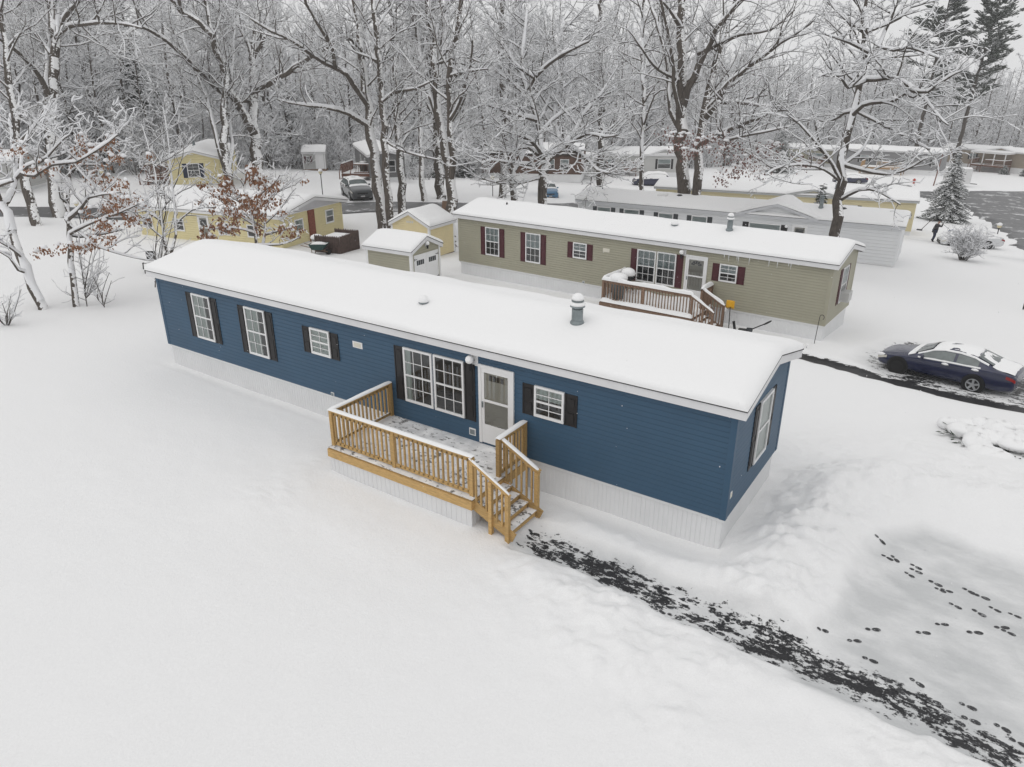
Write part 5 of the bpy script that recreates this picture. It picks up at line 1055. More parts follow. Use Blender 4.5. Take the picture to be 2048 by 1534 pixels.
while cnt < 298 and tries < 20000:
    tries += 1; px = rw.uniform(-60, 2110) if rw.random() < .7 else rw.uniform(1300, 2110); dpt = front(min(2070, max(-20, px)))+62*rw.random()**1.6
    c = CAM_LOC+dpt*(CF*math.cos(0)+CR*(px-1024)/CAM_F); fwd = np.array([CF[0], CF[1]])/math.hypot(CF[0], CF[1])
    q = CAM_LOC[:2]+fwd*dpt+CR[:2]*(px-1024)/CAM_F*dpt*.98
    if not keep(q[0], q[1], 1.7+dpt*.007): continue
    placed.append((q[0], q[1])); k = rw.randrange(len(protos)); o = protos[k] if k not in used else copy_tree(protos[k]); used.add(k)
    o.location = (q[0], q[1], float(ground_z(q[0], q[1]))-.1); s_ = rw.uniform(.8, 1.15); o.scale = (s_*rw.uniform(.9, 1.1), s_*rw.uniform(.9, 1.1), s_); o.rotation_euler = (0, 0, rw.uniform(0, 6.28)); tag(o, LW, 'tree', GW); cnt += 1
# beyond them the wood goes on as one mass
far_t = [wood_tree(300+i, h, BARK, .8, ln, 2, 2.2, None, .028) for i, (h, ln) in enumerate([(20, .04), (18, .1), (22, .06), (16, .15)])]
bits = {}
for key in ('b', 's'):
    vs, fs, off = [], [], 0; rr = random.Random(91)
    arrs = []
    for t in far_t:
        A = []
        for sg, sd in (((t.big, 5), (t.small, 3)) if key == 'b' else ((t.snow_big, 4), (t.snow_small, 3))): A.append(sg.arrays(sd))
        V = np.concatenate([a[0] for a in A]); F = np.concatenate([A[0][1], A[1][1]+len(A[0][0])]); arrs.append((V, F))
    for n in range(430):
        px = rr.uniform(-80, 2130) if n < 310 else rr.uniform(1250, 2130); dpt = front(min(2070, max(-20, px)))+rr.uniform(45, 120); fwd = np.array([CF[0], CF[1]])/math.hypot(CF[0], CF[1]); q = CAM_LOC[:2]+fwd*dpt+CR[:2]*(px-1024)/CAM_F*dpt*.98
        a = rr.uniform(0, 6.28); s_ = rr.uniform(.85, 1.2); V, F = arrs[rr.randrange(4)]; c_, sn_ = math.cos(a)*s_, math.sin(a)*s_
        W2 = np.c_[V[:,0]*c_-V[:,1]*sn_+q[0], V[:,0]*sn_+V[:,1]*c_+q[1], V[:,2]*s_+float(ground_z(q[0], q[1]))-.2]; vs.append(W2); fs.append(F+off); off += len(W2)
    bits[key] = (np.concatenate(vs), np.concatenate(fs))
nb = len(bits['b'][0]); Vd = np.concatenate([bits['b'][0], bits['s'][0]]); Fd = np.concatenate([bits['b'][1], bits['s'][1]+nb])
dw = np_mesh('distant_wood', Vd, Fd, BARK, None, False); dw.data.materials.append(TSNOW)
mi = np.zeros(len(Fd), dtype=np.int32); mi[len(bits['b'][1]):] = 1; dw.data.polygons.foreach_set('material_index', mi)
tag(dw, 'mass of bare snowy trees deep in the wood', 'wood', kind='stuff')

# brush and saplings along the foot of the wood, too many to count
def brush_proto(seed, h):
    t = Tree(seed, 1.5, 1.1, 2, .014, 0, .15); r = t.r
    for k in range(7):
        a = r.uniform(0, 6.28); e = r.uniform(.1, .9); t.branch((.5*math.cos(a)*e, .5*math.sin(a)*e, -.1), vnorm((math.cos(a)*e, math.sin(a)*e, 1)), h*r.uniform(.6, 1.1), .028, 0)
    return t
bp_ = [brush_proto(400+i, h) for i, h in enumerate((2.2, 3.2, 4.2, 5.5))]
AR = []
for t in bp_: AR.append((t.small.arrays(3), (t.snow_small.arrays(3))))
vb, fb, ob, vs2, fs2, os2 = [], [], 0, [], [], 0; rr = random.Random(17); fwd2 = np.array([CF[0], CF[1]])/math.hypot(CF[0], CF[1])
for n in range(900):
    px = rr.uniform(-60, 2110); dpt = front(min(2070, max(-20, px)))-2+36*rr.random()**1.5; q = CAM_LOC[:2]+fwd2*dpt+CR[:2]*(px-1024)/CAM_F*dpt*.98
    a = rr.uniform(0, 6.28); s_ = rr.uniform(.7, 1.2); c_, sn_ = math.cos(a)*s_, math.sin(a)*s_; z0 = float(ground_z(q[0], q[1]))-.15; A = AR[rr.randrange(4)]
    for (V, F), w in zip(A, (0, 1)):
        W2 = np.c_[V[:,0]*c_-V[:,1]*sn_+q[0], V[:,0]*sn_+V[:,1]*c_+q[1], V[:,2]*s_+z0]
        if w == 0: vb.append(W2); fb.append(F+ob); ob += len(W2)
        else: vs2.append(W2); fs2.append(F+os2); os2 += len(W2)
Vb, Fb = np.concatenate(vb+vs2), np.concatenate([np.concatenate(fb), np.concatenate(fs2)+ob]); ug = np_mesh('undergrowth', Vb, Fb, TWIG); ug.data.materials.append(TSNOW)
mi = np.zeros(len(Fb), dtype=np.int32); mi[sum(len(f) for f in fb):] = 1; ug.data.polygons.foreach_set('material_index', mi); tag(ug, 'snowy brush and saplings along the foot of the wood', 'undergrowth', kind='stuff')
# ------------------------------------------------------------ vehicles
PAINTN = M('navy_car_paint', (.017,.021,.055), .25, .15, 5, coat=.6); PAINTG = M('grey_car_paint', (.07,.075,.08), .3, .15, 5, coat=.5); PAINTB = M('blue_car_paint', (.06,.16,.28), .3, .15, 5, coat=.5); PAINTW = M('white_car_paint', (.62,.63,.64), .3, .04, 5, coat=.5)
CARGLASS = M('car_glass', (.10,.12,.12), .08, .25, 4, spec=.8); RUBBER = M('tyre_rubber', (.015,.015,.015), .85, .2, 9); ALLOY = M('alloy_rim', (.45,.46,.47), .35, .1, 6, metal=.6); CHROME = M('chrome_trim', (.55,.55,.56), .2, 0, metal=.9); LAMPC = M('clear_lamp', (.60,.58,.52), .15, .1, 9); LAMPR = M('red_lamp', (.30,.02,.02), .2, .1, 9)
SEDAN = [(0,.32,.60,.52,.46,.56),(.06,.22,.76,.60,.60,.65),(.30,.20,.86,.68,.72,.73),(.85,.2,.90,.78,.76,.85),(1.2,.2,.91,.84,.76,.92),(1.5,.2,.915,.88,.72,1.08),(1.95,.2,.92,.90,.62,1.34),(2.3,.2,.92,.92,.585,1.42),(2.85,.2,.92,.94,.585,1.44),(3.35,.2,.92,.96,.60,1.38),(3.8,.2,.92,.98,.65,1.20),(4.1,.2,.91,1.0,.70,1.07),(4.5,.22,.87,.97,.70,1.02),(4.72,.27,.80,.90,.64,.96),(4.8,.36,.70,.78,.56,.84)]
SUV = [(0,.34,.70,.72,.56,.78),(.06,.24,.84,.84,.66,.90),(.28,.22,.90,.92,.74,1.0),(.8,.22,.92,1.0,.78,1.10),(1.1,.22,.92,1.04,.78,1.16),(1.4,.22,.92,1.06,.74,1.36),(1.8,.22,.92,1.08,.66,1.60),(2.2,.22,.92,1.09,.64,1.68),(2.9,.22,.92,1.1,.64,1.70),(3.6,.22,.92,1.12,.64,1.68),(4.05,.22,.91,1.13,.66,1.58),(4.35,.24,.89,1.12,.68,1.36),(4.5,.28,.86,1.08,.68,1.16),(4.56,.38,.80,.95,.62,1.0)]
def section(T, x):
    for a, b in zip(T[:-1], T[1:]):
        if a[0] <= x <= b[0]:
            t = (x-a[0])/(b[0]-a[0]); return [a[i]+(b[i]-a[i])*t for i in range(1, 6)]
    return list(T[-1][1:])
def sec_pts(q):
    zb, w, zs, wt_, zt = q; k = max(0.0, min(1, (zt-zs-.05)/.3)); zr = zt-.02-.05*k
    return [(0, zb), (w*.82, zb), (w*.97, zb+.10), (w, (zb+zs)*.52), (w*.985, zs-.03), (w*.955, zs), (wt_+(w*.955-wt_)*.5, zs+(zr-zs)*.52), (wt_*1.03, zr-.035), (wt_*.9, zr+.012), (wt_*.5, zt), (0, zt+.012)]
def vehicle(name, label, T, paint, loc, rz, snow='patches', wheels=(.86, 3.52), rim2=True, cat='car', group=None, scale=1.0, glass_snow=False):
    r = thing(name, label, cat, loc, rz, group); r.scale = (scale,)*3; L = T[-1][0]; b = MB(); xs = [t[0] for t in T]; P = []
    for x in xs:
        h = sec_pts(section(T, x)); P += [(x, -y, z) for y, z in h]+[(x, y, z) for y, z in reversed(h[1:-1])]
    m = 20; b.grid(P, len(xs), m)
    for i in range(len(xs)-1): k = i*m; b.f.append((k+m-1, k+2*m-1, k+m, k)); b.mi.append(0)
    b.f.append(tuple(range(m))); b.mi.append(0); k = (len(xs)-1)*m; b.f.append(tuple(k+i for i in reversed(range(m)))); b.mi.append(0)
    body = b.build('body', paint, r, True); sd = body.modifiers.new('sub', 'SUBSURF'); sd.levels = 2; sd.render_levels = 2
    xg0 = xs[4]+.18; xr0 = xs[6]; xr1 = xs[-6] if T is SEDAN else xs[-5]; xe = xs[-4] if T is SEDAN else xs[-3]
    def side_pt(x, v, s, o):          # v 0 belt .. 1 roof rail
        h = sec_pts(section(T, x)); A, B_, C_ = h[5], h[6], h[7]; y, z = (A[0]+(B_[0]-A[0])*v*2, A[1]+(B_[1]-A[1])*v*2) if v < .5 else (B_[0]+(C_[0]-B_[0])*(v-.5)*2, B_[1]+(C_[1]-B_[1])*(v-.5)*2); return (x, s*(y+o), z+o*.3)
    xb = xs[0]+L*.575; xA, xC = xg0+.28, (xr1+.18 if T is SEDAN else xr1+.3)
    for s in (-1, 1):
        for x0, x1 in ((xA, xb-.05), (xb+.05, xC)):
            g = MB(); n = 8; V = []
            for i in range(n+1):
                x = x0+(x1-x0)*i/n
                for j in range(5): v = .10+.74*j/4; V.append(side_pt(x, v, s, .012))
            g.grid(V, n+1, 5); g.build('side_window', CARGLASS, r, True)
    def top_glass(x0, x1, nm):
        g = MB(); V = []
        for i in range(7):
            x = x0+(x1-x0)*i/6; q = section(T, x); h = sec_pts(q)
            for j in range(9):
                t = -1+j/4; a = abs(t)*.9*h[7][0]
                z = h[10][1]-(h[10][1]-h[8][1])*min(1, (abs(t)*.9)**2); V.append((x, a*(1 if t > 0 else -1), z+.012))
        g.grid(V, 7, 9); g.build(nm, CARGLASS, r, True)
    top_glass(xs[4]+.10, xs[6]-.06, 'windscreen')
    if T is SEDAN: top_glass(xs[-6]+.10, xs[-4]-.05, 'rear_window')
    else: top_glass(xs[-4]+.06, xs[-3]+.05, 'rear_window')
    for s in (-1, 1):
        for k, xw in enumerate(wheels):
            wy = s*(section(T, xw)[1]-.10); R = .335 if T is SEDAN else .36
            a = MB(); a.cyl((xw, wy-s*.12, R+.02), (xw, wy+s*.107, R+.02), R+.055, n=28); a.build('wheel_arch', BLACK, r)
            w = MB(); w.cyl((xw, wy-s*.1, R), (xw, wy+s*.115, R), R, R-.015, n=28); wo_ = w.build('tyre', RUBBER, r)
            q = MB(); q.cyl((xw, wy+s*.112, R), (xw, wy+s*.119, R), R*.68, n=24)
            if k == 1 or rim2:
                q2 = MB()
                for i in range(5):
                    an = 2*math.pi*i/5+.3; q2.bar((xw+.05*math.cos(an), wy+s*.125, R+.05*math.sin(an)), (xw+R*.64*math.cos(an), wy+s*.125, R+R*.64*math.sin(an)), .016, .075, up=(-math.sin(an), 0, math.cos(an)))
                q2.cyl((xw, wy+s*.119, R), (xw, wy+s*.135, R), .06, n=12)
                for i in range(24):
                    a0 = 2*math.pi*i/24; a1 = 2*math.pi*(i+1)/24; f = lambda an, rr: (xw+rr*math.cos(an), wy+s*.127, R+rr*math.sin(an)); q2.quad(f(a0, R*.60), f(a1, R*.60), f(a1, R*.70), f(a0, R*.70))
                q2.build('rim', ALLOY, wo_)
            q.build('hub', BLACK, wo_)
        mzx = xg0+.3; y0 = side_pt(mzx, .15, 1, 0)[1]; z0 = side_pt(mzx, .15, 1, 0)[2]
        mm = MB(); mm.lathe((mzx, s*(y0+.11), z0-.03), [(.03, 0), (.085, .03), (.085, .1), (.04, .14)], 10, sx=.7, sy=1.1); mm.build('mirror', paint, r, True)
        hl = MB(); q = section(T, .12); V = []
        for i in range(5):
            x = .05+.36*i/4; h = section(T, x)
            for j in range(3): z = h[2]-.135+.10*j/2+.02*i/4; V.append((x-.005, s*(h[1]*1.0-.0+.006), z))
        hl.grid(V, 5, 3); hl.build('headlight', LAMPC, r, True)
        tl = MB(); V = []
        for i in range(4):
            x = L-.34+.30*i/3; h = section(T, x)
            for j in range(3): V.append((x+.005, s*(h[1]+.006), h[2]-.17+.11*j/2))
        tl.grid(V, 4, 3); tl.build('tail_light', LAMPR, r, True)
        for xh in (xb-.28, xb+.72):
            h = section(T, xh); dh = MB(); dh.box(xh-.1, xh+.1, s*(h[1]-.005)-.012, s*(h[1]-.005)+.02, h[2]-.11, h[2]-.075); dh.build('door_handle', paint, r, bevel=.008)
        sl_ = MB(); sl_.bar((wheels[0]+.45, s*.905, .235), (wheels[1]-.45, s*.905, .235), .03, .07); sl_.build('sill', BLACK, r)
    gr = MB(); q = section(T, .03); gr.box(-.015, .03, -.42, .42, q[2]-.16, q[2]-.05); gr.box(-.01, .05, -.5, .5, q[0]+.0, q[0]+.1); gr.build('grille', BLACK, r, bevel=.01)
    if T is SUV:
        em = MB(); em.bar((-.022, -.26, .66), (-.022, 0, .52), .012, .035, up=(1,0,0)); em.bar((-.022, .26, .66), (-.022, 0, .52), .012, .035, up=(1,0,0)); em.build('grille_trim', CHROME, r)
        fl_ = MB(); fl_.box(-.02, -.012, -.17, .17, .40, .50); fl_.build('number_plate', M('pale_plate', (.5,.5,.5), .5, .05, 4), r)
    def blanket(x0, x1, wf, t, nm='snow', cut=.0, seed=1):
        g = MB(); n = 22; m_ = 15; V = []; nx = 0
        for i in range(n+1):
            x = x0+(x1-x0)*i/n; h = sec_pts(section(T, x))
            for j in range(m_):
                u = -1+2*j/(m_-1); a = abs(u)*wf*h[7][0]; zz = h[10][1]-(h[10][1]-h[8][1])*min(1, (abs(u)*wf)**2*1.1); ed = min(1, min(i, n-i)/2.5, (1-abs(u))*5)
                k = max(0, ed)**.5*(1+.8*float(fbm(x*2+seed, u*2+seed*3, 3)))-cut*(.6+float(fbm(x*3+seed*5, u*3, 3))); V.append((x, a*(1 if u > 0 else -1), zz-.014+t*k))
        g.grid(V, n+1, m_); g.build(nm, SNOW, r, True)
    if snow == 'patches':
        blanket(xs[6]-.05, xs[-6]+.1 if T is SEDAN else xs[-5], .93, .035, 'roof_snow', .9, 2); 
        if T is SEDAN: blanket(xs[-5]+.15, L-.12, .98, .045, 'boot_snow', .5, 4); blanket(xs[-6]+.08, xs[-4]-.02, .8, .03, 'rear_window_snow', .3, 6)
        blanket(xs[4]-.08, xs[4]+.17, .98, .05, 'cowl_snow', .1, 5)
        for s in (-1, 1):
            ss = MB(); rr = random.Random(4)
            for xh in (xb-.28, xb+.72): h = section(T, xh); ss.lathe((xh, s*(h[1]+.005), h[2]-.10), [(.05, 0), (.13, .02), (.11, .07), (.03, .09)], 8, sy=.35)
            ss.build('handle_snow', SNOW, r, True)['kind'] = 'stuff'; ss = MB(); V = []
            for i in range(22):
                x = xA-.15+(xC-xA+.25)*i/21; p = side_pt(x, .02, s, .008); th = .035*(1+.7*float(fbm(x*3, 1.5, 2)))
                V += [(p[0], p[1]+s*.012, p[2]-.01), (p[0], p[1]+s*.014, p[2]+th), (p[0], p[1]-s*.012, p[2]+th+.01)]
            ss.grid(V, 22, 3); ss.build('sill_snow', SNOW, r, True)
            ss = MB(); V = []
            for i in range(26):
                x = xA-.2+(xC-xA+.5)*i/25; p = side_pt(min(x, xs[-4]), .93, s, .006); V += [(p[0], p[1]+s*.01, p[2]-.012), (p[0], p[1]+s*.008, p[2]+.025), (p[0], p[1]-s*.05, p[2]+.05)]
            ss.grid(V, 26, 3); ss.build('rail_snow', SNOW, r, True)
        ss = MB(); p = section(T, .2); ss.lathe((.17, -p[1]*.93, p[2]-.02), [(.06, -.05), (.15, -.01), (.13, .05), (.04, .08)], 9, sx=1.2, sy=.5); ss.build('lamp_snow', SNOW, r, True)
    elif snow == 'full':
        blanket(xs[2], L-.1, 1.0, .15, 'snow_blanket', 0, 3)
        for s in (-1, 1):
            ss = MB(); V = []
            for i in range(26):
                x = xs[3]+(L-.5-xs[3])*i/25
                for v in (-.15, .25, .6, 1.0):
                    p = side_pt(min(max(x, xs[3]), xs[-3]), max(0, v), s, .03+.03*float(fbm(x*2, v*3, 2))); V.append((p[0], p[1], p[2]+(-.06 if v < 0 else 0)))
            ss.grid(V, 26, 4); ss.build('side_snow', SNOW, r, True)
    return r
vehicle('parked_sedan', 'dark navy saloon car with patches of snow parked right of the olive home', SEDAN, PAINTN, (.68, 15.45, gz(2.5, 14.6)-.12), R_(-11), rim2=False, scale=.875)
vehicle('parked_estate_car', 'dark grey high estate car facing the road beside the dark grey home', SUV, PAINTG, (-40.0, 30.5, gz(-41, 31)-.05), R_(148), wheels=(.85, 3.55))
vehicle('parked_hatchback', 'light blue car parked before the log home behind the snowy maple', SUV, PAINTB, (-33.4, 48.8, gz(-34, 51)-.05), R_(128), wheels=(.85, 3.55), scale=.88)
vehicle('snow_covered_car', 'white car buried under snow with only its dark wheels showing, beside the person', SEDAN, PAINTW, (-.8, 54.75, gz(1.3, 54.8)-.08), R_(20), 'full', rim2=False, scale=.93)
vehicle('snow_covered_car', 'dark car under a layer of snow in front of the distant orange timber deck', SEDAN, PAINTN, (-19.5, 107.5, gz(-17, 108)-.1), R_(15), 'full', rim2=False)
vehicle('snow_covered_car', 'dark car under snow parked in front of the light grey gabled home', SUV, PAINTN, (-36.6, 74, gz(-35, 75)-.1), R_(30), 'full', wheels=(.85, 3.55))
tr = thing('cargo_trailer', 'white box trailer with a snowy roof behind the spruce', 'trailer', (-5.6, 114.6, gz(-4.3, 115)-.05), R_(10))
_b = MB(); _b.box(0, 3.4, -.95, .95, .55, 2.55); _b.build('box', M('white_trailer_panel', (.66,.66,.66), .5, .05, 1), tr, bevel=.05); _b = MB(); _b.box(.02, 3.38, -.93, .93, 2.555, 2.75); _b.build('roof_snow', SNOW, tr, bevel=.09)
_b = MB(); _b.bar((3.3, 0, .55), (4.4, 0, .5), .1, .1); _b.build('drawbar', BLACK, tr)
for y in (-.85, .85): _b = MB(); _b.cyl((1.7, y-.1, .3), (1.7, y+.1, .3), .32, n=16); _b.build('wheel', RUBBER, tr)
# ------------------------------------------------------------ lamps, posts and small things
LGLOBE = M('pale_lamp_globe', (.62,.55,.36), .4, .06, 6)
def lamp_post(label, x, y, h=1.75, snow=True):
    r = thing('lamp_post', label, 'lamp post', (x, y, gz(x, y)), 0, 'short globe lamp posts along the drives'); b = MB(); b.cyl((0,0,-.3), (0,0,h-.18), .035, n=8); b.cyl((0,0,h-.2), (0,0,h-.14), .07, n=10); b.build('post', BLACK, r)
    b = MB(); b.lathe((0,0,h-.15), [(.06, 0), (.13, .05), (.17, .15), (.15, .26), (.08, .32)], 14); b.build('globe', LGLOBE, r, True)
    if snow: b = MB(); b.lathe((0,0,h+.06), [(.165, 0), (.19, .05), (.15, .16), (.06, .21)], 14); b.build('snow_cap', SNOW, r, True)
    return r
lamp_post('lamp post with a snow ball on top left of the small yellow home', -61.4, 21.2, 1.3); lamp_post('lamp post with white snowy globe near the parked grey estate car', -44.7, 30.5, 1.9); lamp_post('leaning yellowish globe lamp post between the snowy bush and the right road', 3.0, 56.2, 1.75); lamp_post('lamp post cut by the right edge above the navy car', 4.93, 29.7, 1.7)
lamp_post('pale globe lamp post in front of the light grey gabled home', -34.8, 72, 1.9); lamp_post('dark lamp post between the road and the log home', -36.3, 43.3, 1.7, False); lamp_post('dark lamp post under the rust leaved young oak at left', -49.3, 12.8, 1.6)
def simple(name, label, cat, loc, rz=0, group=None): return thing(name, label, cat, (loc[0], loc[1], gz(loc[0], loc[1])+(loc[2] if len(loc) > 2 else 0)), R_(rz), group)
hy = simple('fire_hydrant', 'small red fire hydrant in the snow left of the white trailer', 'hydrant', (-9.4, 115)); RED = M('red_paint', (.45,.05,.03), .5, .1, 5)
b = MB(); b.lathe((0,0,-.1), [(.16, 0), (.16, .15), (.13, .18), (.13, .6), (.18, .62), (.15, .75), (.05, .85)], 12); b.build('barrel', RED, hy, True); b = MB(); b.cyl((-.24,0,.5), (.24,0,.5), .07, n=10); b.cyl((0,-.22,.5), (0,0,.5), .08, n=10); b.build('outlet', RED, hy)
po = simple('utility_pole', 'tall thin reddish pole standing left of the white trailer', 'pole', (-6.6, 113)); b = MB(); b.cyl((0,0,-.3), (.35,0,4.6), .09, .06, 8); b.build('shaft', M('reddish_pole', (.2,.11,.09), .8, .2, 3), po); b = MB(); b.cyl((.35,0,4.6), (.36,0,4.75), .1, .08, 8); b.build('cap', SNOW, po)
# picket enclosure, wheelbarrow and bin by the brick strip
FENCEW = M('dark_red_brown_picket', (.085,.058,.05), .85, .3, 5)
fe = thing('picket_fence', 'dark brown picket enclosure around snowy bins at the end of the yellow home', 'fence', (-31.0, 17.3, -1.72), R_(14)); b = MB()
def pickets(mb, p, q, h=1.05, w=.11):
    n = int(math.hypot(q[0]-p[0], q[1]-p[1])/(w+.012))
    for k in range(n):
        u = (k+.5)/n; x, y = p[0]+(q[0]-p[0])*u, p[1]+(q[1]-p[1])*u; ax = abs(q[0]-p[0]) > abs(q[1]-p[1]); hw, hd = (w/2, .012) if ax else (.012, w/2); j = random.Random(k).uniform(-.02, .02)
        mb.box(x-hw, x+hw, y-hd, y+hd, -.3, h-.09+j); P = [(x-hw, y-hd, h-.09+j), (x+hw, y-hd, h-.09+j), (x+hw, y+hd, h-.09+j), (x-hw, y+hd, h-.09+j)]; t = [(x-hw*.15, y-hd*.15, h+j), (x+hw*.15, y-hd*.15, h+j), (x+hw*.15, y+hd*.15, h+j), (x-hw*.15, y+hd*.15, h+j)]
        for i in range(4): mb.quad(P[i], P[(i+1) % 4], t[(i+1) % 4], t[i])
for nm, p, q in (('front_panel', (0,0), (1.75,0)), ('side_panel', (1.75,.02), (1.75,2.2)), ('back_panel', (0,2.2), (1.75,2.2))): b = MB(); pickets(b, p, q); b.build(nm, FENCEW, fe)
b = MB(); b.box(.05, 1.7, .1, 2.1, .0, .82); b.build('snow_fill', SNOW, fe, bevel=.08)
wb = thing('wheelbarrow', 'dark green wheelbarrow full of snow before the picket enclosure', 'wheelbarrow', (-30.3, 16.9, -1.7), R_(25)); GREENP = M('dark_green_tray', (.02,.06,.055), .5, .15, 5)
b = MB(); T0 = [(-.32,-.22,.28),(.32,-.22,.28),(.32,.22,.28),(-.32,.22,.28)]; T1 = [(-.45,-.34,.62),(.62,-.34,.66),(.62,.34,.66),(-.45,.34,.62)]
for i in range(4): b.quad(T0[i], T0[(i+1) % 4], T1[(i+1) % 4], T1[i])
b.quad(*reversed(T0)); b.build('tray', GREENP, wb); b = MB(); b.poly([(p[0]*.95, p[1]*.95, p[2]-.03) for p in T1]); b.lathe((.08,0,.6), [(.40, 0), (.36, .07), (.2, .12)], 12, sx=1.2, sy=.8); b.build('snow', SNOW, wb, True)
b = MB(); b.cyl((.62,-.04,.16), (.62,.04,.16), .18, n=16); b.build('wheel', RUBBER, wb)
for y in (-.25, .25): b = MB(); b.bar((.62, y*.4, .18), (-.95, y*1.1, .55), .035, .035); b.bar((-.3, y, .3), (-.3, y, -.1), .03, .03); b.build('handle', OLDWOOD, wb)
bn = thing('white_bin', 'round white bin with a snow dome beside the brick strip', 'bin', (-31.3, 17.75, -1.75)); b = MB(); b.lathe((0,0,-.2), [(.27, 0), (.32, .85), (.34, .87), (.34, .92)], 18); b.build('tub', M('off_white_plastic', (.6,.6,.58), .5, .05, 3), bn, True); b = MB(); b.lathe((0,0,.72), [(.345, 0), (.38, .06), (.34, .17), (.18, .25), (.05, .27)], 18); b.build('snow_cap', SNOW, bn, True); b = MB(); b.lathe((0,0,.66), [(.348, 0), (.348, .045)], 18); b.build('rim', BLACK, bn)
# things in front of the olive home
YEL = M('yellow_plastic', (.68,.36,.015), .5, .1, 5)
def omap(x, y, z):
    c, s = math.cos(ORZ), math.sin(ORZ); return (OL[0]+c*x-s*y, OL[1]+s*x+c*y, OL[2]+z)
sv = thing('snow_shovel', 'yellow bladed snow shovel stuck upside down in the snow by the old deck stairs', 'shovel', omap(-3.35, -.95, -.68)); b = MB(); b.cyl((0,0,-.15), (-.06,.03,1.05), .018, n=8); b.build('handle', BLACK, sv); b = MB()
V = []
for i in range(5):
    for j in range(6): V.append((-.06-.17+.34*j/5, .03+.05*math.cos(math.pi*(j/5-.5))-.02, 1.0+.32*i/4))
b.grid(V, 5, 6); o = b.build('blade', YEL, sv, True); md = o.modifiers.new('solid', 'SOLIDIFY'); md.thickness = .012
pw = thing('electric_snow_shovel', 'black electric snow thrower with a loop handle lying on the snow by the olive home', 'snow thrower', omap(-2.75, -.95, -.62), R_(12)); b = MB(); b.box(-.22, .12, -.16, .16, .02, .2); b.build('auger_housing', BLACK, pw, bevel=.05); b = MB(); b.cyl((.1,0,.12), (.75,0,.5), .024, n=8); b.build('shaft', BLACK, pw); b = MB(); b.box(.1, .34, -.06, .06, .12, .28); b.build('motor', M('dark_grey_motor', (.04,.045,.05), .5, .1, 5), pw, bevel=.03)
b = MB()
for k in range(10):
    a0, a1 = 2*math.pi*k/10, 2*math.pi*(k+1)/10; b.cyl((.86+.13*math.cos(a0), .08*math.sin(a0), .57+.09*math.cos(a0)), (.86+.13*math.cos(a1), .08*math.sin(a1), .57+.09*math.cos(a1)), .02, n=6)
b.build('loop_handle', BLACK, pw); b = MB(); b.bar((-.3,-.1,.05), (-.42,-.05,.5), .1, .06); b.build('chute', BLACK, pw)
cr = MB(); Q = [omap(-3.9+.11*k, -1.1+.08*math.sin(k*.9), -.66+.01) for k in range(11)]
for p, q in zip(Q[:-1], Q[1:]): cr.cyl(p, q, .014, n=6)
tag(cr.build('extension_cord', M('orange_cord', (.6,.2,.06), .6, .1, 5)), 'orange cord lying in the snow at the foot of the yellow shovel', 'cord')
sh = thing('shepherd_hook', 'thin black shepherd hook at the corner of the olive home', 'garden hook', omap(-.15, -.45, -.7)); b = MB(); b.cyl((0,0,-.2), (.05,0,1.15), .013, n=6); b.build('stake', BLACK, sh); b = MB()
for k in range(8): a0, a1 = math.pi*(1-k/8*1.3), math.pi*(1-(k+1)/8*1.3); b.cyl((.13+.08*math.cos(a0), 0, 1.15+.1*math.sin(a0)), (.13+.08*math.cos(a1), 0, 1.15+.1*math.sin(a1)), .012, n=6)
b.build('crook', BLACK, sh)
for dx, lb in ((-.35, 'left one of two small solar stake lights by the drive edge'), (-.18, 'right one of two small solar stake lights by the drive edge')):
    sl2 = thing('solar_light', lb, 'garden light', omap(dx, -1.35, -.72), 0, 'small solar lights'); b = MB(); b.cyl((0,0,-.1), (0,0,.25), .008, n=6); b.build('stake', GREYMET, sl2); b = MB(); b.lathe((0,0,.25), [(.04,0),(.05,.03),(.05,.07),(.02,.1)], 10); b.build('head', SNOW, sl2, True)
tc = thing('trash_can', 'grey rubbish bin with a thick snow cap on the left end of the old deck', 'bin', omap(-8.05, -1.75, .14)); b = MB(); b.lathe((0,0,0), [(.24, 0), (.30, .72), (.32, .74), (.32, .8)], 16); b.build('tub', M('blue_grey_bin', (.13,.15,.16), .6, .1, 4), tc, True); b = MB(); b.lathe((0,0,.79), [(.34, 0), (.40, .06), (.38, .18), (.22, .27), (.05, .29)], 16); b.build('snow_cap', SNOW, tc, True)
gl = thing('covered_grill', 'small black grill under a heap of snow beside the maroon shutter on the old deck', 'grill', omap(-8.15, -.7, .14)); b = MB(); b.lathe((0,0,.5), [(.1, 0), (.28, .12), (.3, .2), (.26, .3)], 14); b.build('bowl', BLACK, gl, True)
for a in (0, 2.1, 4.2): b = MB(); b.bar((.1*math.cos(a), .1*math.sin(a), .55), (.3*math.cos(a), .3*math.sin(a), 0), .03, .03); b.build('leg', BLACK, gl)
b = MB(); b.lathe((0,0,.78), [(.30, 0), (.33, .07), (.26, .22), (.12, .3)], 14); b.build('snow_cap', SNOW, gl, True); b = MB(); b.bar((.25,0,.72), (.5,.05,.74), .03, .03); b.build('handle', BLACK, gl)
nl = thing('newel_light', 'small globe light with snow beside the old deck stairs', 'garden light', omap(-3.75, -.6, -.68)); b = MB(); b.cyl((0,0,-.2), (0,0,.75), .02, n=6); b.build('stake', BLACK, nl); b = MB(); b.lathe((0,0,.72), [(.05,0),(.09,.06),(.08,.16),(.03,.2)], 12); b.build('globe', SNOW, nl, True)
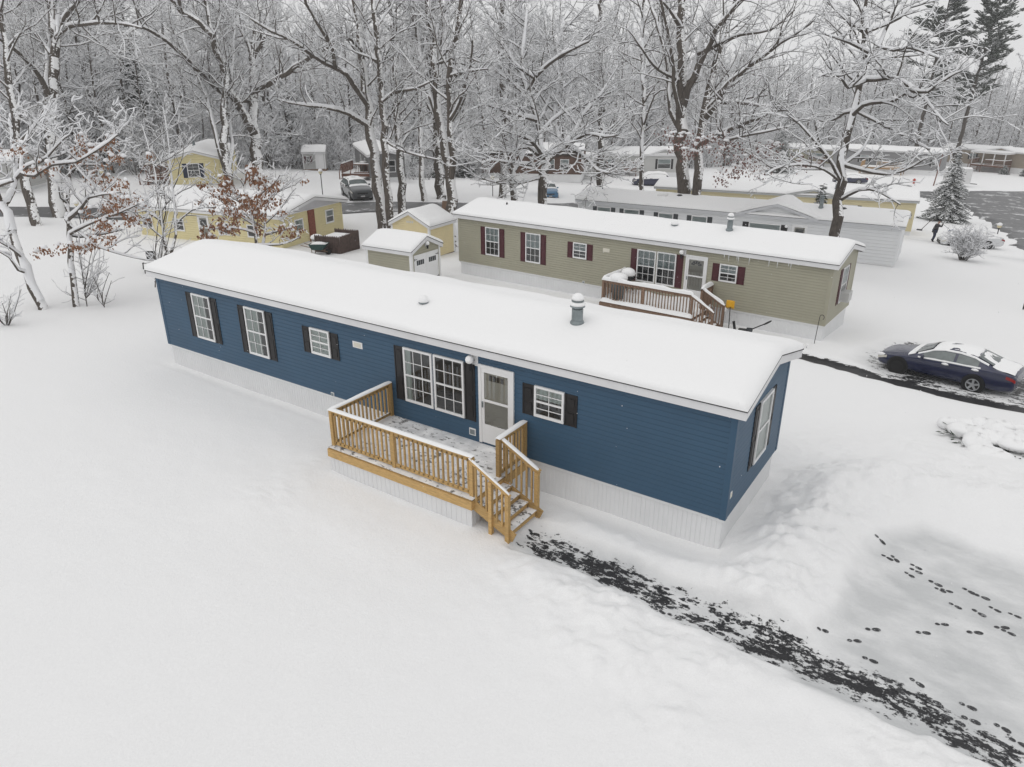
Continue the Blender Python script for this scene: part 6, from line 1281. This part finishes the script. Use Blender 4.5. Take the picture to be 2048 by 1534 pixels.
sb = simple('snow_shovel', 'shovel with a long handle leaning out of the snow left of the person', 'shovel', (-2.95, 62.8)); b = MB(); b.cyl((0,0,-.1), (.75,.3,1.0), .03, n=7); b.build('handle', M('grey_brown_handle', (.12,.1,.09), .7, .2, 4), sb); b = MB(); b.box(-.25, .2, -.2, .2, -.08, .1); b.build('blade', BLACK, sb, bevel=.04)
# snow-laden bins on the deck of the dark grey home
for x, y, c, lb in ((-52.6, 43.4, (.02,.03,.03), 'black bin with a snow lid on the red brown side deck'), (-51.9, 43.9, (.02,.07,.20), 'blue bin with a snow lid on the red brown side deck')):
    q = thing('wheeled_bin', lb, 'bin', (x, y, -.88)); b = MB(); b.box(-.28, .28, -.28, .28, 0, .95); b.build('tub', M('bin_'+('blue' if c[2] > .1 else 'black'), c, .5, .1, 4), q, bevel=.04); b = MB(); b.box(-.3, .3, -.3, .3, .955, 1.08); b.build('snow_cap', SNOW, q, bevel=.05)
# ------------------------------------------------------------ evergreens and bushes
NEEDLE = M('dark_spruce_needles', (.030,.045,.030), .9, .35, 3); PINEN = M('grey_green_pine_needles', (.055,.068,.052), .9, .3, 2)
def conifer(name, label, x, y, h, rad, seed, whorls, per, droop=.35, snow=.62, bare=.05, flat=False, mat=NEEDLE, gap=0, cat='spruce', width_f=1.0, lean=0):
    r = random.Random(seed); root = thing(name, label, cat, (x, y, gz(x, y)-.05)); b = MB(); b.cyl((0,0,-.3), (lean*h,0,h*.97), h*.013+.03, .02, 8); b.build('trunk', BARKD, root)
    V = []; F = []; S = []; SF = []
    def spray(V, F, p, d, ln, w, th):
        g = (-d[1], d[0], 0); gl_ = math.hypot(g[0], g[1]) or 1; g = (g[0]/gl_, g[1]/gl_, 0); k = len(V); m_ = vadd(p, d, ln*.45)
        V += [p, vadd(m_, g, w), vadd(p, d, ln), vadd(m_, g, -w), (m_[0], m_[1], m_[2]+th), (m_[0], m_[1], m_[2]-th*.8)]
        F += [(k,k+1,k+4),(k+1,k+2,k+4),(k+2,k+3,k+4),(k+3,k,k+4),(k+1,k,k+5),(k+2,k+1,k+5),(k+3,k+2,k+5),(k,k+3,k+5)]
    for wi in range(whorls):
        f = bare+(1-bare)*wi/whorls; z = h*f
        if flat: env = rad*(math.sin(math.pi*min(1, (1-f)*1.15+.12))**.7)*r.uniform(.55, 1.1)
        else: env = rad*(1-f)**.85*r.uniform(.85, 1.1)+.1
        for k in range(per):
            if r.random() < gap: continue
            a = r.uniform(0, 6.283); z = h*min(.985, f+r.uniform(-.6, .6)*(1-bare)/whorls*1.6); L = env*r.uniform(.7, 1.08); n = max(3, int(L/.22*(1 if not flat else .55)))
            for i in range(n):
                u = (i+.6)/n; zz = z-droop*L*u*u+(.12*L*u if flat else .10*L*u*u*u); c = (lean*zz+L*u*math.cos(a), L*u*math.sin(a), zz)
                for sgn in (-1, 1, 0):
                    aa = a+sgn*r.uniform(.5, 1.0); ln = (.16+.16*L*(1-u*.5))*r.uniform(.7, 1.2)*width_f*(1.6 if flat else 1); d = vnorm((math.cos(aa), math.sin(aa), -.25+r.uniform(-.2, .2) if not flat else r.uniform(-.05,.35)))
                    spray(V, F, c, d, ln, ln*.30, ln*.11)
                    if r.random() < snow: spray(S, SF, (c[0], c[1], c[2]+ln*.07), d, ln*r.uniform(.65, 1.0), ln*r.uniform(.24, .36), ln*.13)
    np_mesh('needles', np.array(V), np.array(F), mat, root); np_mesh('needle_snow', np.array(S), np.array(SF), TSNOW, root, True); return root
def pine(label, x, y, h, rad, seed, lean):
    r = random.Random(seed); root = thing('white_pine', label, 'pine', (x, y, gz(x, y)-.05)); t = Tree(seed, .8, .5, 1, .03, 0, .3); P = []
    for i in range(10): P.append((lean*h*i/9*(i/9), .02*h*i/9, h*i/9-(.5 if i == 0 else 0)))
    t.limb(P, .42, .07, 0); V = []; F = []; S = []; SF = []
    def spray(V, F, p, d, ln, w, th):
        g = vnorm((-d[1], d[0], .0)); k = len(V); m_ = vadd(p, d, ln*.55); V += [p, vadd(m_, g, w), vadd(p, d, ln), vadd(m_, g, -w), (m_[0], m_[1], m_[2]+th), (m_[0], m_[1], m_[2]-th*.7)]
        F += [(k,k+1,k+4),(k+1,k+2,k+4),(k+2,k+3,k+4),(k+3,k,k+4),(k+1,k,k+5),(k+2,k+1,k+5),(k+3,k+2,k+5),(k,k+3,k+5)]
    for b_ in range(74):
        f = .36+.63*r.random(); z = h*f; i = min(8, int(f*9)); q = f*9-i; c = tuple(P[i][j]+(P[i+1][j]-P[i][j])*q for j in range(3)); a = r.uniform(0, 6.283)
        env = rad*(math.sin(math.pi*min(.97, (1-f)*1.25+.10)))**.6*r.uniform(.45, 1.15); e = r.uniform(-.05, .5)+.5*max(0, f-.8); d = vnorm((math.cos(a), math.sin(a), e)); n = 5; p = c; pts = [c]
        for k in range(n): d = vnorm((d[0]+r.gauss(0,.12), d[1]+r.gauss(0,.12), d[2]+r.gauss(.03,.08))); p = vadd(p, d, env/n); pts.append(p)
        t.put(pts, [.09-.014*k for k in range(n+1)], 1)
        for k in range(1, n+1):
            for j in range(12 if k < 3 else 20):
                c = tuple(pts[k-1][m]+(pts[k][m]-pts[k-1][m])*r.random()+r.gauss(0, .16 if m < 2 else .10) for m in range(3)); aa = a+r.uniform(-1.25, 1.25); ln = r.uniform(.45, .95)*(.75+.5*k/n); dd = vnorm((math.cos(aa), math.sin(aa), e*.5+r.uniform(.0, .55)))
                spray(V, F, c, dd, ln, ln*.16, ln*.10)
                if r.random() < .5: spray(S, SF, (c[0], c[1], c[2]+.09), dd, ln*.8, ln*.15, ln*.08)
    t.parts(root, BARKD); np_mesh('needles', np.array(V), np.array(F), PINEN, root); np_mesh('needle_snow', np.array(S), np.array(SF), TSNOW, root, True)
conifer('spruce', 'snow-laden spruce beside the road at the right, behind the person', -1.85, 73.0, 6.6, 2.5, 5, 30, 12, snow=1.0)
conifer('spruce', 'taller spruce thick with snow left of the distant olive home', -30.2, 118, 9.6, 2.7, 6, 30, 11, snow=1.0)
conifer('spruce', 'small dark spruce rising behind the white roof beside the leaning dark tree', float(at(1645,380,49)[0]), float(at(1645,380,49)[1]), 4.6, 1.0, 7, 20, 10, snow=.45)
pine('left one of the two tall grey green pines at the right of the wood', -13.5, 148, 31, 5.6, 8, .02)
pine('right one of the two tall grey green pines, against the sky', -6.8, 150, 30.5, 5.4, 9, .05)
conifer('evergreen', 'dark evergreen among the bare trees at the top left corner', -79, 36, 19, 3.6, 10, 26, 9, droop=.2, snow=.3, bare=.3, gap=.1, cat='evergreen')
conifer('evergreen', 'slim dark evergreen in the wood above the small yellow home', -82, 62, 13, 2.6, 12, 26, 9, droop=.2, snow=.3, bare=.1, cat='evergreen')
for x, y, h, rd, sd, lb in ((-57.6, 57.0, 2.6, 1.6, 21, 'dark evergreen shrub right of the dark grey home'), (-54.6, 57.6, 2.0, 1.5, 22, 'lower dark evergreen shrub next to the one by the dark grey home'), (-53.6, 62.0, 4.2, 1.6, 23, 'dark rounded evergreen left of the log home'), (-56.0, 63.5, 3.0, 1.5, 24, 'smaller evergreen behind the rounded one left of the log home'), (1.2, 151.3, 1.6, .9, 25, 'small snowy shrub right of the covered porch'), (4.5, 149.5, 1.8, 1.0, 26, 'snowy shrub at the right edge before the tan home')):
    conifer('evergreen_shrub', lb, x, y, h, rd, sd, 14, 12, droop=.1, snow=.5, cat='shrub')
# the feathery white bush
def bush(label, x, y, h, seed, n=46, spread=.75):
    t = Tree(seed, 1.15, 2.0, 3, .008, 0, .25); r = t.r; root = thing('snowy_bush', label, 'bush', (x, y, gz(x, y)))
    for k in range(n):
        a = r.uniform(0, 6.28); e = r.uniform(.15, spread); d = vnorm((math.cos(a)*e, math.sin(a)*e, 1)); t.branch((.16*math.cos(a), .16*math.sin(a), -.1), d, h*r.uniform(.7, 1.05), .026, 1)
    t.parts(root, BARK); return root
bush('feathery snow-frosted bush in front of the snow-covered white car', 1.45, 45.5, 2.15, 61, 34, .34)
# the low juniper pressed down by snow at the right edge
jn = thing('juniper_bush', 'low spreading juniper buried in lumpy snow at the right edge', 'shrub', (4.9, 9.2, gz(4.9, 9.2))); r = random.Random(3); b = MB(); nd = MB()
def blob(mb, c, rx, ry, rz2, sd):
    V = []; n, m_ = 12, 16
    for i in range(n):
        th = math.pi*i/(n-1)
        for j in range(m_):
            ph = 2*math.pi*j/m_; k = 1+.35*float(fbm(math.cos(ph)*1.3+sd, math.sin(ph)*1.3+th*1.2, 3)); V.append((c[0]+rx*k*math.sin(th)*math.cos(ph), c[1]+ry*k*math.sin(th)*math.sin(ph), c[2]+rz2*k*math.cos(th)))
    k0 = len(mb.v); mb.v += V
    for i in range(n-1):
        for j in range(m_): q = (j+1) % m_; mb.f.append((k0+i*m_+j, k0+(i+1)*m_+j, k0+(i+1)*m_+q, k0+i*m_+q)); mb.mi.append(0)
for k in range(52):
    a = r.uniform(0, 6.28); q = math.sqrt(r.random()); x, y = 2.0*q*math.cos(a), 1.15*q*math.sin(a); blob(b, (x, y, .26*(1-q*q)+.10), r.uniform(.25, .42), r.uniform(.2, .36), r.uniform(.13, .22), k)
Vn = []; Fn = []
for k in range(420):
    a = r.uniform(0, 6.28); q = math.sqrt(r.random())*.94; p = (2.0*q*math.cos(a), 1.15*q*math.sin(a), .16*(1-q*q)+r.uniform(-.02, .16)); d = vnorm((math.cos(a)+r.gauss(0,.4), math.sin(a)+r.gauss(0,.4), r.uniform(-.1, .7))); g = vnorm((-d[1], d[0], 0)); z = r.uniform(.10, .22); i = len(Vn)
    Vn += [p, vadd(vadd(p, d, z*.5), g, .035), vadd(p, d, z), vadd(vadd(p, d, z*.5), g, -.035)]; Fn.append((i, i+1, i+2, i+3))
b.build('snow_load', SNOW, jn, True)['kind'] = 'stuff'; np_mesh('needles', np.array(Vn), np.array(Fn), NEEDLE, jn)
# ------------------------------------------------------------ the person clearing the car
def person():
    base = (-1.25, 55.6, gz(-1.25, 55.6)-.02); root = thing('person', 'person in dark jacket, jeans and woolly hat holding a snow brush by the buried car', 'person', base, R_(34))
    # local x: the way the person faces (towards the right of the picture), y away
    JK = M('charcoal_jacket', (.035,.033,.035), .85, .25, 9); JN = M('navy_jeans', (.022,.028,.06), .85, .25, 9); BT = M('dark_boots', (.015,.014,.013), .7, .2, 8); SK = M('skin', (.36,.21,.16), .5, .08, 6); HT = M('dark_woolly_hat', (.02,.02,.022), .95, .3, 30); GV = M('black_glove', (.012,.012,.013), .8, .1, 9)
    def skin(name, verts, edges, rad, mat, parent, rootv=0, sub=1):
        me = bpy.data.meshes.new(name); me.from_pydata(verts, edges, []); o = bpy.data.objects.new(name, me); COL.objects.link(o); o.parent = parent; me.materials.append(mat)
        md = o.modifiers.new('skin', 'SKIN'); md.use_smooth_shade = True; me.skin_vertices.new() if not me.skin_vertices else None
        for i, v in enumerate(me.skin_vertices[0].data): rr = rad[i]; v.radius = rr if isinstance(rr, tuple) else (rr, rr); v.use_root = (i == rootv)
        if sub: s = o.modifiers.new('sub', 'SUBSURF'); s.levels = sub; s.render_levels = sub
        return o
    J = {'pel': (0,0,.93), 'wst': (.03,0,1.08), 'chs': (.10,0,1.32), 'nk': (.15,0,1.49), 'hd': (.19,0,1.58), 'hd2': (.22,0,1.70), 'ls': (.12,.19,1.40), 'le': (.26,.25,1.17), 'lh': (.46,.16,1.25), 'rs': (.12,-.19,1.40), 're': (.33,-.24,1.26), 'rh': (.43,-.12,1.48), 'lhip': (0,.10,.90), 'lk': (.08,.11,.50), 'la': (-.02,.12,.09), 'lt': (.13,.13,.05), 'rhip': (0,-.10,.90), 'rk': (.02,-.11,.50), 'ra': (-.12,-.12,.09), 'rt': (.03,-.13,.05)}
    ks = list(J); ed = [('pel','wst'),('wst','chs'),('chs','nk'),('nk','hd'),('hd','hd2'),('chs','ls'),('ls','le'),('le','lh'),('chs','rs'),('rs','re'),('re','rh'),('pel','lhip'),('lhip','lk'),('lk','la'),('la','lt'),('pel','rhip'),('rhip','rk'),('rk','ra'),('ra','rt')]
    rd = {'pel': (.13,.11), 'wst': (.13,.10), 'chs': (.15,.11), 'nk': .055, 'hd': .075, 'hd2': .085, 'ls': .06, 'le': .045, 'lh': .035, 'rs': .06, 're': .045, 'rh': .035, 'lhip': .085, 'lk': .06, 'la': .045, 'lt': .04, 'rhip': .085, 'rk': .06, 'ra': .045, 'rt': .04}
    E2 = [(ks.index(a), ks.index(c)) for a, c in ed]; V2 = [J[k] for k in ks]; R2 = [rd[k] for k in ks]
    nose = (J['hd2'][0]+.10, 0, 1.645); V2.append(nose); R2.append(.014); E2.append((ks.index('hd2'), len(V2)-1))
    for hk, sx in (('lh', 1), ('rh', -1)):                                 # a thumb and four fingers, curled round the shaft
        h = J[hk]
        for f in range(5):
            o1 = (h[0]+.045, h[1]+sx*(-.02+.0*f), h[2]+.03-.018*f) if f < 4 else (h[0]+.01, h[1]-sx*.03, h[2]+.045); o2 = (o1[0]+.012, o1[1]-sx*.035, o1[2]-.005)
            V2 += [o1, o2]; R2 += [.011, .009]; k = len(V2); E2 += [(ks.index(hk), k-2), (k-2, k-1)]
    skin('body', V2, E2, R2, SK, root)
    def cloth(name, keys, edges, scale, mat, extra=0):
        vs = [J[k] for k in keys]; es = [(keys.index(a), keys.index(c)) for a, c in edges]; rr = []
        for k in keys: q = rd[k]; q = q if isinstance(q, tuple) else (q, q); rr.append((q[0]*scale+extra, q[1]*scale+extra))
        return skin(name, vs, es, rr, mat, root)
    J['hem'] = (-.01,0,.84); rd['hem'] = (.15,.125); J['lw'] = tuple(J['le'][i]+(J['lh'][i]-J['le'][i])*.88 for i in range(3)); rd['lw'] = .042; J['rw'] = tuple(J['re'][i]+(J['rh'][i]-J['re'][i])*.88 for i in range(3)); rd['rw'] = .042; J['col'] = (.145,0,1.47); rd['col'] = .075
    cloth('jacket', ['pel','wst','chs','col','ls','le','lw','rs','re','rw','hem'], [('hem','pel'),('pel','wst'),('wst','chs'),('chs','col'),('chs','ls'),('ls','le'),('le','lw'),('chs','rs'),('rs','re'),('re','rw')], 1.12, JK, .022)
    cloth('trousers', ['pel','lhip','lk','la','rhip','rk','ra'], [('pel','lhip'),('lhip','lk'),('lk','la'),('pel','rhip'),('rhip','rk'),('rk','ra')], 1.08, JN, .012)
    for a, c in (('la', 'lt'), ('ra', 'rt')):
        bz = [J[a], J[c], (J[a][0]-.02, J[a][1], J[a][2]+.16)]; skin('boot', bz, [(0,1),(0,2)], [.062, .05, .062], BT, root)
    b = MB(); c = J['hd2']; b.lathe((c[0]-.01, 0, c[2]+.005), [(.118, -.01), (.128, .03), (.12, .09), (.08, .14), (.02, .155)], 14); b.build('hat', HT, root, True)
    b = MB()
    for y in (-.035, .035): b.lathe((c[0]+.083, y, c[2]-.02), [(.004, -.008), (.011, 0), (.004, .008)], 8)
    b.build('eyes', BLACK, root)
    for hk in ('lh', 'rh'): b = MB(); h = J[hk]; b.lathe((h[0]+.02, h[1], h[2]-.06), [(.02, 0), (.048, .03), (.05, .08), (.025, .12)], 10); b.build('glove', GV, root, True)
    bro = thing('snow_brush', 'long snow brush with a blue head held by the person', 'snow brush', base, R_(34)); b = MB(); b.cyl((.40,-.10,1.50), (1.18,-.1,.98), .016, n=8); b.build('handle', GREYMET, bro); b = MB(); b.bar((1.0,-.12,.90), (1.42,-.08,1.0), .10, .09); b.build('head', M('blue_brush', (.05,.07,.22), .6, .15, 6), bro, bevel=.02)
person()
# ------------------------------------------------------------ last small things
def garden_chair(label, px, py, depth, rz, tip=0.0):
    p = at(px, py, depth); r = thing('garden_chair', label, 'chair', (p[0], p[1], gz(p[0], p[1])-.08), R_(rz), 'black garden chairs left in the snow'); r.rotation_euler[1] = R_(tip)
    b = MB(); b.box(-.25, .25, -.25, .25, .40, .44); b.build('seat', BLACK, r, bevel=.01)
    b = MB()
    for k in range(5): b.box(-.24+.1*k, -.16+.1*k, .24, .27, .46, .92)
    b.box(-.25, .25, .235, .275, .88, .95); b.build('backrest', BLACK, r)
    for x in (-.22, .22):
        for y in (-.22, .22): b = MB(); b.bar((x, y, .4), (x*1.15, y*1.15, -.05), .04, .04); b.build('leg', BLACK, r)
    b = MB(); b.lathe((0, -.02, .43), [(.26, 0), (.25, .05), (.18, .1), (.06, .12)], 12); b.build('snow_cap', SNOW, r, True)
garden_chair('black garden chair with snow on its seat beyond the left end of the blue roof', 296, 512, 37.5, 30)
garden_chair('black garden chair lower in the snow right against the blue roof corner', 300, 530, 36.6, -40, 12)
p = at(891, 420, 55.5); af = thing('a_frame_board', 'small snowy folding board standing by the road beside the big dark maple', 'sign board', (p[0], p[1], gz(p[0], p[1])), R_(30))
for s_ in (-1, 1): b = MB(); b.quad((-.3, s_*.32, -.1), (.3, s_*.32, -.1), (.22, s_*.03, 1.05), (-.22, s_*.03, 1.05)); o = b.build('panel', OLDWOOD, af); md = o.modifiers.new('solid', 'SOLIDIFY'); md.thickness = .03
b = MB(); b.box(-.23, .23, -.06, .06, 1.05, 1.16); b.build('snow_cap', SNOW, af, bevel=.03)
# icicles under the eave of the olive home
rng = random.Random(12); b = MB()
for k in range(9):
    x = rng.uniform(-4.2, -.3); h = rng.uniform(.1, .32); y = -.185; z = 2.25; c, s2 = math.cos(ORZ), math.sin(ORZ); b.cyl((x, y, z), (x, y, z-h), .014, .002, 6)
b.build('icicles', M('ice', (.75,.78,.8), .15, .02, 5), olive.root)
# the last flakes of the snowfall in the air
rng = random.Random(4); V = []; F = []
for k in range(620):
    x, y, z = rng.uniform(-19, 4), rng.uniform(-7, 16), rng.uniform(-.3, 5.5); r0 = rng.uniform(.0035, .0075); n = len(V); h = r0*rng.uniform(1.0, 1.9)
    V += [(x+r0,y,z),(x,y+r0,z),(x-r0,y,z),(x,y-r0,z),(x,y,z+h),(x,y,z-h)]
    F += [(n,n+1,n+4),(n+1,n+2,n+4),(n+2,n+3,n+4),(n+3,n,n+4),(n+1,n,n+5),(n+2,n+1,n+5),(n+3,n+2,n+5),(n,n+3,n+5)]
tag(np_mesh('falling_snow', np.array(V), np.array(F), TSNOW), 'sparse small snowflakes falling through the air', 'snowfall', kind='stuff')

# the snowy air: far things fade a little
hz_m = bpy.data.materials.new('snowy_air'); hz_m.use_nodes = True; nt = hz_m.node_tree; nt.nodes.clear()
ho = nt.nodes.new('ShaderNodeOutputMaterial'); pv = nt.nodes.new('ShaderNodeVolumePrincipled'); pv.inputs['Color'].default_value = (.97, .975, .985, 1); pv.inputs['Density'].default_value = .0005; pv.inputs['Anisotropy'].default_value = .2
nt.links.new(pv.outputs[0], ho.inputs['Volume'])
b = MB(); b.box(-720, 720, -70, 1120, -17, 34); tag(b.build('haze', hz_m), 'thin pale snowy air over the whole place', 'haze', kind='stuff')
sc.cycles.volume_bounces = 2
